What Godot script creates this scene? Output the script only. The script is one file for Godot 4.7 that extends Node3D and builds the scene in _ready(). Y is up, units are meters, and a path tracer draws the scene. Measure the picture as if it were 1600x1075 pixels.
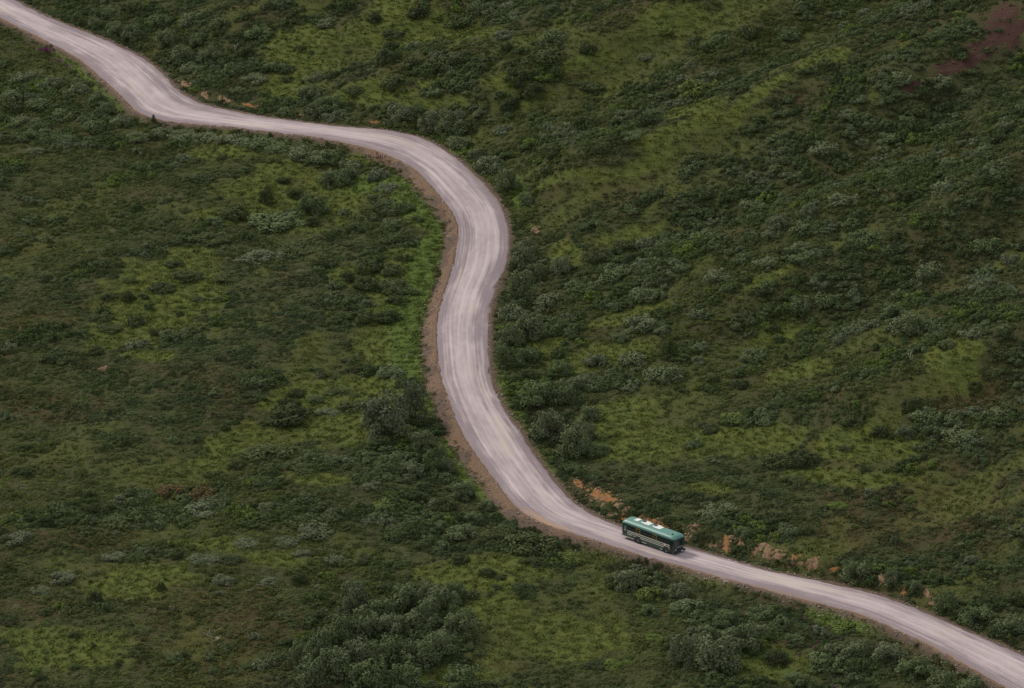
extends Node3D

# ---------------------------------------------------------------- survey tables (metres, plan x / z)
# road stations: x, z, height, half width valley side, half width hill side, height of the cut bank
const STATIONS = [
	[-104.45,-197.43,0.96,4.09,4.09,0.3,0.7], [-103.29,-195.57,1.04,4.1,4.12,0.3,0.7], [-102.13,-193.71,1.12,4.1,4.15,0.3,0.7], [-101,-191.83,1.2,4.09,4.17,0.3,0.7], [-99.89,-189.94,1.27,4.08,4.14,0.3,0.7],
	[-98.8,-188.04,1.34,4.06,4.09,0.3,0.7], [-97.72,-186.13,1.4,4.06,4.01,0.3,0.69], [-96.61,-184.24,1.45,4.08,3.97,0.3,0.69], [-95.47,-182.36,1.5,4.1,3.97,0.3,0.68], [-94.29,-180.52,1.53,4.13,4.03,0.3,0.68],
	[-93.06,-178.7,1.54,4.18,4.1,0.3,0.67], [-91.8,-176.91,1.54,4.24,4.17,0.3,0.67], [-90.51,-175.13,1.53,4.32,4.25,0.3,0.66], [-89.2,-173.37,1.51,4.4,4.34,0.3,0.66], [-87.87,-171.63,1.48,4.5,4.45,0.3,0.65],
	[-86.53,-169.9,1.45,4.59,4.59,0.3,0.65], [-85.18,-168.17,1.41,4.69,4.75,0.3,0.64], [-83.85,-166.43,1.37,4.81,4.9,0.3,0.64], [-82.55,-164.66,1.34,4.92,5.03,0.3,0.63], [-81.28,-162.87,1.31,5.03,5.14,0.31,0.63],
	[-80.06,-161.05,1.3,5.13,5.24,0.32,0.62], [-78.88,-159.2,1.3,5.22,5.35,0.34,0.62], [-77.75,-157.32,1.31,5.32,5.46,0.38,0.61], [-76.68,-155.41,1.33,5.44,5.59,0.41,0.61], [-75.68,-153.46,1.36,5.57,5.73,0.46,0.61],
	[-74.74,-151.48,1.4,5.67,5.83,0.5,0.61], [-73.85,-149.47,1.45,5.73,5.86,0.54,0.61], [-73.02,-147.44,1.5,5.77,5.85,0.58,0.62], [-72.22,-145.4,1.55,5.78,5.83,0.62,0.63], [-71.44,-143.35,1.59,5.77,5.8,0.66,0.64],
	[-70.68,-141.3,1.63,5.73,5.77,0.69,0.65], [-69.93,-139.23,1.66,5.69,5.72,0.73,0.66], [-69.19,-137.17,1.68,5.64,5.63,0.77,0.67], [-68.43,-135.11,1.68,5.58,5.52,0.8,0.67], [-67.65,-133.06,1.67,5.54,5.45,0.84,0.68],
	[-66.84,-131.03,1.65,5.57,5.47,0.87,0.68], [-65.98,-129.01,1.62,5.72,5.56,0.91,0.68], [-65.07,-127.02,1.59,6,5.7,0.95,0.66], [-64.04,-125.08,1.56,6.35,5.84,0.99,0.64], [-62.83,-123.25,1.54,6.59,5.92,1.03,0.61],
	[-61.4,-121.59,1.54,6.59,5.91,1.08,0.57], [-59.79,-120.11,1.56,6.35,5.81,1.13,0.54], [-58.03,-118.8,1.61,5.94,5.65,1.18,0.52], [-56.22,-117.56,1.69,5.49,5.43,1.21,0.51], [-54.4,-116.34,1.81,5.08,5.14,1.23,0.5],
	[-52.61,-115.08,1.96,4.7,4.82,1.23,0.5], [-50.85,-113.76,2.14,4.38,4.52,1.22,0.5], [-49.14,-112.4,2.34,4.16,4.29,1.2,0.5], [-47.47,-110.98,2.57,4.08,4.14,1.17,0.5], [-45.81,-109.54,2.81,4.08,4.06,1.14,0.5],
	[-44.16,-108.1,3.07,4.08,4.01,1.11,0.5], [-42.49,-106.67,3.32,4.04,3.97,1.07,0.5], [-40.81,-105.27,3.57,3.96,3.89,1.04,0.5], [-39.1,-103.89,3.81,3.87,3.78,0.99,0.5], [-37.37,-102.54,4.03,3.82,3.69,0.94,0.5],
	[-35.61,-101.24,4.24,3.83,3.7,0.87,0.5], [-33.81,-99.99,4.41,3.91,3.82,0.79,0.52], [-31.99,-98.77,4.56,4.07,4.02,0.71,0.57], [-30.14,-97.58,4.68,4.3,4.29,0.62,0.66], [-28.29,-96.4,4.77,4.57,4.7,0.53,0.79],
	[-26.45,-95.22,4.84,4.83,5.22,0.44,0.95], [-24.63,-93.99,4.89,5.03,5.69,0.36,1.14], [-22.87,-92.68,4.92,5.14,5.93,0.31,1.33], [-21.25,-91.21,4.95,5.18,5.91,0.27,1.54], [-19.76,-89.6,4.98,5.16,5.72,0.25,1.7],
	[-18.45,-87.85,5,5.09,5.48,0.25,1.8], [-17.26,-86,5.03,4.98,5.24,0.25,1.83], [-16.17,-84.1,5.07,4.84,5.04,0.25,1.82], [-15.16,-82.15,5.11,4.71,4.87,0.25,1.82], [-14.23,-80.17,5.14,4.58,4.74,0.25,1.86],
	[-13.36,-78.16,5.18,4.49,4.65,0.25,1.95], [-12.56,-76.11,5.21,4.46,4.6,0.25,2.04], [-11.82,-74.05,5.24,4.47,4.56,0.25,2.13], [-11.11,-71.98,5.25,4.5,4.55,0.25,2.19], [-10.43,-69.89,5.26,4.54,4.56,0.25,2.23],
	[-9.76,-67.8,5.24,4.57,4.59,0.25,2.25], [-9.1,-65.71,5.21,4.6,4.62,0.25,2.27], [-8.45,-63.62,5.15,4.6,4.65,0.25,2.3], [-7.82,-61.52,5.07,4.58,4.65,0.25,2.32], [-7.22,-59.41,4.97,4.53,4.63,0.25,2.34],
	[-6.67,-57.29,4.84,4.45,4.59,0.25,2.36], [-6.18,-55.15,4.69,4.37,4.54,0.25,2.38], [-5.76,-53,4.51,4.29,4.48,0.25,2.4], [-5.42,-50.83,4.3,4.24,4.44,0.25,2.41], [-5.18,-48.65,4.07,4.22,4.43,0.25,2.42],
	[-5.02,-46.46,3.82,4.25,4.44,0.25,2.43], [-4.95,-44.27,3.57,4.3,4.47,0.25,2.44], [-4.96,-42.08,3.3,4.38,4.5,0.25,2.45], [-5.02,-39.89,3.04,4.44,4.54,0.25,2.46], [-5.13,-37.7,2.79,4.46,4.57,0.25,2.47],
	[-5.29,-35.51,2.54,4.45,4.57,0.25,2.48], [-5.5,-33.33,2.3,4.39,4.53,0.25,2.49], [-5.77,-31.15,2.08,4.33,4.45,0.25,2.49], [-6.09,-28.98,1.87,4.28,4.34,0.25,2.49], [-6.42,-26.82,1.68,4.26,4.24,0.25,2.49],
	[-6.74,-24.65,1.52,4.25,4.17,0.25,2.48], [-7.04,-22.47,1.38,4.23,4.15,0.25,2.48], [-7.29,-20.3,1.26,4.22,4.15,0.25,2.47], [-7.51,-18.11,1.17,4.23,4.15,0.25,2.47], [-7.69,-15.93,1.11,4.24,4.16,0.25,2.46],
	[-7.83,-13.74,1.07,4.26,4.19,0.25,2.45], [-7.95,-11.55,1.05,4.29,4.22,0.25,2.45], [-8.03,-9.36,1.04,4.3,4.24,0.25,2.44], [-8.08,-7.17,1.04,4.3,4.24,0.25,2.44], [-8.1,-4.98,1.03,4.28,4.23,0.25,2.43],
	[-8.11,-2.78,1.02,4.26,4.22,0.25,2.43], [-8.1,-0.59,1,4.24,4.21,0.25,2.42], [-8.07,1.6,0.96,4.22,4.19,0.25,2.42], [-8.02,3.8,0.91,4.21,4.16,0.25,2.41], [-7.96,5.99,0.85,4.19,4.14,0.25,2.41],
	[-7.88,8.18,0.77,4.18,4.12,0.25,2.4], [-7.77,10.37,0.68,4.16,4.1,0.25,2.38], [-7.64,12.56,0.59,4.13,4.07,0.25,2.36], [-7.48,14.74,0.49,4.09,4.02,0.25,2.35], [-7.29,16.93,0.4,4.05,3.96,0.25,2.33],
	[-7.06,19.11,0.3,4.01,3.91,0.25,2.31], [-6.78,21.28,0.2,3.99,3.89,0.25,2.31], [-6.46,23.45,0.11,3.99,3.91,0.25,2.3], [-6.11,25.62,0.02,4.02,3.96,0.25,2.3], [-5.72,27.78,-0.07,4.07,4.02,0.25,2.3],
	[-5.32,29.93,-0.15,4.14,4.08,0.25,2.3], [-4.89,32.08,-0.24,4.21,4.15,0.25,2.3], [-4.42,34.22,-0.33,4.3,4.22,0.25,2.3], [-3.93,36.36,-0.43,4.38,4.33,0.25,2.3], [-3.41,38.49,-0.52,4.47,4.45,0.25,2.3],
	[-2.88,40.62,-0.62,4.52,4.53,0.25,2.3], [-2.34,42.74,-0.72,4.54,4.53,0.25,2.3], [-1.79,44.87,-0.81,4.51,4.48,0.25,2.3], [-1.23,46.99,-0.9,4.47,4.42,0.25,2.29], [-0.65,49.1,-0.99,4.43,4.39,0.25,2.28],
	[-0.05,51.21,-1.06,4.4,4.39,0.25,2.27], [0.56,53.32,-1.13,4.37,4.38,0.26,2.26], [1.16,55.43,-1.18,4.35,4.36,0.26,2.26], [1.76,57.54,-1.21,4.35,4.35,0.26,2.25], [2.36,59.65,-1.23,4.37,4.35,0.27,2.24],
	[2.97,61.75,-1.23,4.43,4.36,0.27,2.23], [3.61,63.85,-1.22,4.48,4.35,0.28,2.22], [4.31,65.93,-1.2,4.54,4.33,0.28,2.19], [5.1,67.97,-1.17,4.58,4.29,0.3,2.14], [6.01,69.97,-1.13,4.59,4.23,0.36,2.04],
	[7.06,71.89,-1.09,4.54,4.13,0.47,1.92], [8.27,73.72,-1.05,4.38,3.99,0.65,1.77], [9.61,75.46,-1.02,4.14,3.81,0.88,1.61], [11.06,77.1,-0.99,3.86,3.63,1.13,1.45], [12.58,78.68,-0.97,3.61,3.48,1.37,1.29],
	[14.14,80.22,-0.95,3.45,3.38,1.56,1.14], [15.73,81.73,-0.93,3.39,3.34,1.7,1.02], [17.33,83.23,-0.92,3.38,3.34,1.79,0.92], [18.94,84.71,-0.89,3.41,3.36,1.83,0.85], [20.58,86.17,-0.87,3.44,3.37,1.86,0.8],
	[22.23,87.62,-0.83,3.45,3.39,1.87,0.75], [23.9,89.04,-0.78,3.42,3.42,1.86,0.71], [25.56,90.46,-0.72,3.38,3.44,1.85,0.68], [27.22,91.9,-0.65,3.36,3.44,1.84,0.65], [28.86,93.36,-0.58,3.35,3.4,1.83,0.62],
	[30.49,94.83,-0.49,3.33,3.32,1.82,0.61], [32.12,96.29,-0.4,3.31,3.25,1.81,0.61], [33.77,97.74,-0.31,3.29,3.2,1.79,0.61], [35.45,99.15,-0.22,3.3,3.19,1.78,0.62], [37.15,100.52,-0.13,3.34,3.23,1.77,0.62],
	[38.89,101.86,-0.05,3.42,3.35,1.76,0.62], [40.65,103.17,0.03,3.53,3.53,1.74,0.63], [42.41,104.48,0.12,3.65,3.69,1.72,0.63], [44.16,105.8,0.2,3.75,3.82,1.7,0.64], [45.89,107.15,0.28,3.82,3.91,1.65,0.64],
	[47.6,108.52,0.37,3.85,3.98,1.59,0.64], [49.27,109.94,0.46,3.8,3.99,1.51,0.65], [50.89,111.42,0.55,3.72,3.98,1.42,0.65], [52.42,112.99,0.65,3.67,3.94,1.32,0.66], [53.87,114.63,0.74,3.67,3.89,1.23,0.66],
	[55.25,116.34,0.84,3.72,3.85,1.14,0.67], [56.58,118.08,0.93,3.77,3.83,1.07,0.67], [57.88,119.85,1.01,3.81,3.85,1.01,0.68], [59.16,121.63,1.09,3.85,3.87,0.96,0.68], [60.44,123.41,1.15,3.89,3.9,0.91,0.69],
	[61.71,125.2,1.2,3.94,3.94,0.88,0.69], [62.98,126.98,1.24,4.01,3.99,0.84,0.7], [64.26,128.76,1.26,4.09,4.08,0.81,0.7], [65.55,130.54,1.27,4.2,4.2,0.77,0.7], [66.84,132.31,1.27,4.32,4.33,0.74,0.7],
	[68.12,134.09,1.26,4.44,4.47,0.7,0.7], [69.4,135.87,1.26,4.57,4.61,0.67,0.7], [70.66,137.66,1.25,4.7,4.73,0.65,0.7], [71.92,139.46,1.24,4.84,4.86,0.62,0.7], [73.18,141.25,1.25,4.97,4.99,0.61,0.7],
	[74.43,143.06,1.26,5.08,5.1,0.6,0.7], [75.67,144.86,1.28,5.17,5.19,0.6,0.7], [76.91,146.67,1.31,5.23,5.25,0.6,0.7], [78.14,148.49,1.35,5.29,5.31,0.6,0.7], [79.36,150.31,1.41,5.34,5.38,0.6,0.7],
	[80.57,152.14,1.47,5.39,5.43,0.6,0.7], [81.78,153.97,1.53,5.44,5.46,0.6,0.7]]
const MEADOW = [
	[-39.5,-143,7.3,2.8,0.3,9.1], [-22.8,-147.8,5.5,3,0.2,8.4], [-23.9,-140.4,7.2,2.5,0.1,4], [-40.8,-127.7,6.1,4.6,0.2,6.2],
	[-52.9,-98,5.3,2.7,0.2,3.5], [-40.9,-85.5,5.8,1.6,0.1,3.3], [-45.2,-77.7,6.8,-0.2,0.3,6], [-50.2,-65.4,4.5,0.3,0.2,3.8],
	[-41.4,-66.9,5.6,-0.1,0.2,4.3], [-25.9,-32.3,6.5,0.8,0.1,4.2], [-19.8,-22.3,4.8,-0.2,0.3,16.8], [-20,-3.5,5.3,1.2,0.2,11.2],
	[-55,-49.3,6,-0.2,0.2,3.2], [-61.1,-41,3.7,-0.2,0.2,3.4], [-55.2,-33,5.4,0.4,0.2,4.1], [-57.4,-22.3,5.4,0.5,0.3,5.8],
	[-64.6,-10.1,5.9,-4.1,0.5,3.7], [-58.8,-1.2,4.8,1.1,0.2,3.1], [-32,16.1,5.7,-0.2,0.2,5.2], [-36.9,21.7,4.6,-0.1,0.1,3],
	[-31.4,31.6,6.6,1.5,0.2,5.5], [-44.8,39.6,3.2,-0.1,0.2,3.2], [-24.8,13.6,5.7,1.7,0.1,4.5], [-20.9,4.2,4.7,2,0.1,3.7],
	[-46.3,45.6,4.5,0.3,0.1,2.6], [-30.6,55.7,4.5,0.9,0.1,3.5], [-54.4,88.5,7.3,1.7,0.3,4.6], [-57,93.4,5.8,1.5,0.3,4.5],
	[-65,113.8,9,2.1,0.6,8], [-44.7,77.7,5.4,1.2,0.1,2.9], [-36.2,84.5,5.3,-0,0.1,2.9], [-0.7,92,7.1,1,0,4.8],
	[-1.6,106.9,4.2,0.1,0,5.1], [8.3,118,8.8,0.2,-0.1,9.1], [-9.1,128.6,6.4,0.4,0,2.7], [35.8,48.6,9.3,2.8,-0.2,5.8],
	[55.1,57.1,9.2,3,-0.3,5.3], [45.7,26.9,4.9,-0.6,0.2,3.6], [68.9,40.4,4.1,1.6,-0.5,7.3], [43.4,10,4.2,-0.9,0.4,3],
	[42.8,-2.1,4.4,-1.4,0.3,1.4], [54.5,68.4,6.2,1.2,-0.2,2.6], [30.3,66.2,3.4,0.6,-0.1,2.4], [46.4,64.8,5.3,1.3,-0.2,3.6],
	[36.9,129.7,6.8,0.4,-0.2,5.4], [43.2,-69.5,6.2,-4.8,0.5,1.9], [51.5,-76.3,3,-2.9,0.3,2.2], [32.3,-70.4,5.9,4.3,0,6.2],
	[30.7,-64,5.9,-1.1,0.3,2], [13.6,-104.7,7.3,-0.7,0.3,1.7], [-2.3,-103.6,3.2,1,0,2.4], [3.9,-97.4,4.9,-1.1,0.3,1.2],
	[26.1,-61.5,4.8,-0.9,0.4,2.3], [24.2,-56.5,6.8,-1.6,0.4,1.7], [11,-57.9,6,3.1,0.2,1.5], [4.2,5.7,5.1,-2.3,0.4,4.1],
	[18.8,-3.7,6.6,-1,0.2,2.2], [20,-35.9,5.9,-0.5,0.2,2.7], [9.2,-33.8,2.6,1.5,-0,5], [17.2,33.8,6.5,-0.8,0.3,5],
	[25.9,47.3,7.9,-0.4,0,5.1], [-28,-113.8,4.7,2.6,0.1,2.8], [-13.9,-105.2,7,3.7,0,1.4], [-48.9,-111.8,3.5,1.1,0.1,1.9],
	[32.1,-111.9,3.7,0.7,-0.1,3.2], [27.3,-112.6,5.1,-0.3,0.3,3.2], [56.6,-77.4,2.4,-1.2,0.3,3.5], [-24.4,28.6,9.2,1.9,0.3,11.9],
	[-23.3,-113.4,9.3,3,0.4,4.1], [-35.9,-70.2,10.1,1.8,0.4,12.3], [-5.7,94.6,8.5,2,0,5.9], [20,46.4,11.9,2.7,-0.2,7.9],
	[13.4,11.4,8,-3.5,0.5,5.3], [-11.9,-134.7,8.2,4.9,0.5,9.6], [-59.3,-28.4,10.5,-10.9,3.1,16.1], [-41.4,36.3,6.1,0.1,0.3,6.7],
	[-27.3,-85.3,3.4,1.1,0.1,2.3]]
const LUSH = [
	[-77.8,-140.9,6.3,14.3,-0.7,1.9], [-71.4,-125.1,2.7,4.1,-0.2,2.1], [-84.3,-156.5,3,5.3,-0.4,1.4], [-16,-57,5,12.1,-1.6,4.2],
	[-13.3,-42.6,2.6,0.7,0.1,10.4], [-15.3,-29.1,3,0.3,0.2,12.8], [-16.9,-8.8,3.6,1.4,0.3,17], [-16.6,9.9,3.1,1.1,0.1,6.8],
	[-13.1,22.1,1,0.4,0.1,6.4], [-8.5,48.2,1.4,-1.4,2,8.2], [-4.7,59.1,1.1,-1.4,1.9,6.2], [-1.5,67.9,1.6,-1.6,1.1,4],
	[-23.8,-84.7,3.3,4.1,-0.3,1.1], [-22.5,-73.1,6.8,4.4,0.1,4.2], [-2.1,19,0.9,-1,1.4,9.8], [1.5,37.3,0.9,-1.5,2.5,11.2],
	[5.4,53.9,0.8,-1.7,2.2,8.5], [1.1,-62.4,1.5,-0.3,0.9,6.5], [-9.1,-87.8,1.2,-2.8,1.5,5.4], [47.6,116.7,4.7,4.2,-0.4,2.1],
	[27.4,97.8,4.5,3.7,-0.2,1], [-43,-108.3,7.2,5.4,0,1.5], [-16.3,27.6,3.1,0.1,0.1,8.2]]
const SCRUB = [
	[-87.2,-123.5,9.7,3,1.7,22.3], [-76,-114.9,7.7,1.3,0.8,11.8], [-54.5,-105.5,14.2,6.6,0.1,3.9], [-34.2,-89,10.3,8.9,-0.3,3.9],
	[-29.4,-78.2,5.7,3.1,0.1,5.8], [-60,-145.2,12.9,4.8,0.9,17.3], [-73.9,-175,12.6,16.8,-0.7,7.5], [-35.1,-118.6,7.8,5.6,0.3,10.1],
	[-11.6,-111,14,7.6,0.1,8.4], [-17.6,-121.6,7.2,7,0.2,11], [-9.6,-143.9,10.2,4.5,0,5.6], [5.8,-107.3,8.7,4.2,-0,5.2],
	[-12.7,-99.2,5.3,6.4,-1.2,4.1], [48.7,-38.3,26.6,-6,2.4,24.6], [57.2,2,18.7,-4.8,1.7,14.2], [21.3,-18.3,12.1,-5.7,1.8,12.9],
	[20.6,13.2,12.3,-9,1.5,9.6], [40,-96.5,10.3,-4.1,0.8,5.3], [65.8,-54.4,16.4,-9.2,1.8,6], [10,43.1,6,1.5,-0.1,9.6],
	[36.5,81,10,1.2,-0.3,6.3], [65.2,53.8,8.2,-1.7,0.4,5], [32.1,122.6,9.6,1,-0.4,9.9], [53.5,131.7,11.6,3.1,-0.4,7.2],
	[18.9,96.6,4.3,-0,-0.1,6.4], [0,82.7,8.2,0.1,0,7.3], [-14.6,72.5,9.2,0,0.2,9.8], [-23.8,51.8,8.5,0.2,0.1,5.7],
	[-16,43.3,6,-0.2,0.2,10.1], [-58.9,63.5,15.4,-3.2,0.6,6.3], [-46.2,61.8,11.9,3,0.2,4.9], [-34.1,68.5,8.4,2.1,0.2,4.6],
	[-37.7,52.1,6.5,1.9,0.2,5.3], [-32.7,23.9,4.1,0.4,0.1,3.8], [74.9,28.1,8.5,6.6,-1.9,25.5], [80.6,-21.8,7.8,7.5,-1.8,23.6],
	[42.1,-9.8,11.6,-5.3,1.8,10.3], [15.8,-78.8,13,0.1,0.9,16.1], [69.9,118.8,5.4,1,-0.5,6], [-17.6,113.6,12.1,2.7,0.4,18.9],
	[6.3,-6.9,7.4,2.2,-0.1,19.7], [6.1,27.3,7.1,0.9,-0.1,17.4], [-41.2,-62.4,10.1,1,0.2,5.8], [-22,-48.4,5.5,2,0.4,16.9],
	[-22.4,-20.6,6.4,-0.2,0.2,11.3]]
const BROWN = [
	[67.5,47.9,7.8,1.4,-0.2,3.5], [-50.4,56.1,6.5,1.1,0.2,4.1], [-64.5,-25.4,7.5,-0.6,0.2,3.9], [-78.9,-17.8,7.5,0.5,0.3,4.2],
	[-41.9,110.7,11.1,-0.4,0.6,13], [-64.1,73.3,8.7,-0.5,0.3,4.9], [-11.9,-134.7,4.8,6.9,0.1,8], [-16.6,-134.4,3.6,6,0.1,6.5],
	[61.4,80.9,13.9,5.1,-0.9,13.6], [-69.9,98.2,6.7,0.7,0.4,4.9], [-74.1,19,8.3,1.3,0.5,6.1]]
const BARE_EARTH = [
	["red_scree", "r", 86.31, -78.13, 4.96, -5.27, 2.31, 8.54],
	["red_scree", "r", 80.16, -69.65, 7.96, -6.95, 1.13, 3.14],
	["red_scree", "r", 75.23, -65.53, 5.55, -2.7, 0.3, 2.52],
	["red_scree", "r", 68.75, -60.6, 2.42, -0.62, 0.21, 2.73],
	["eroded_bank", "o", 13.7, 65.05, 3.06, 4.2, -0.48, 3.06],
	["eroded_bank", "o", 10.34, 59.32, 0.84, 1.5, -0.41, 1.57],
	["eroded_bank", "o", 21.41, 78.04, 2.48, 2.51, -0.24, 0.65],
	["eroded_bank", "o", 31.87, 87.42, 0.82, 0.67, -0.38, 2.09],
	["eroded_bank", "t", 37.6, 91.43, 1.4, -0.1, 0.11, 2.67],
	["eroded_bank", "t", 39.62, 93.03, 1.22, 0.33, -0.08, 1.93],
	["eroded_bank", "o", 34.99, 90.57, 1.06, 0.18, 0.14, 0.59],
	["eroded_bank", "t", 44.8, 97.45, 0.53, 0.38, -0.31, 1.36],
	["eroded_bank", "t", 54.25, 104.75, 0.7, 0.02, 0.28, 1.41],
	["eroded_bank", "t", 60.32, 110.24, 0.53, -0.13, 0.18, 1.59],
	["eroded_bank", "t", 26.37, 83.2, 0.99, -0.15, 0.27, 0.69],
	["eroded_bank", "t", -60.53, -136.6, 2.03, 3.48, -0.3, 2.01],
	["eroded_bank", "t", -52.87, -125.89, 1.68, 1.64, -0.14, 1.09],
	["eroded_bank", "o", -47.95, -121.4, 1.93, 1.72, -0.06, 0.68],
	["eroded_bank", "t", -56.86, -129.94, 1.57, 2.57, -0.31, 1],
	["eroded_bank", "o", -24.84, -103.57, 2.09, 0.5, 0.01, 0.59],
	["eroded_bank", "o", -19.02, -101.11, 0.81, 0.22, 0.01, 0.63],
	["eroded_bank", "t", 4.05, -45.99, 0.67, -1.13, 0.42, 1.28],
	["eroded_bank", "t", -36.04, -110.05, 2.38, 1.91, -0.01, 0.48],
	["eroded_bank", "t", -26.26, 104.42, 0.47, 0.06, 0.02, 0.69],
	["eroded_bank", "t", -66.86, 3.43, 0.85, -0.6, 0.21, 1.03],
	["eroded_bank", "r", 70.23, 51.68, 1.55, 0.35, -0.05, 0.78]]
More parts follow.
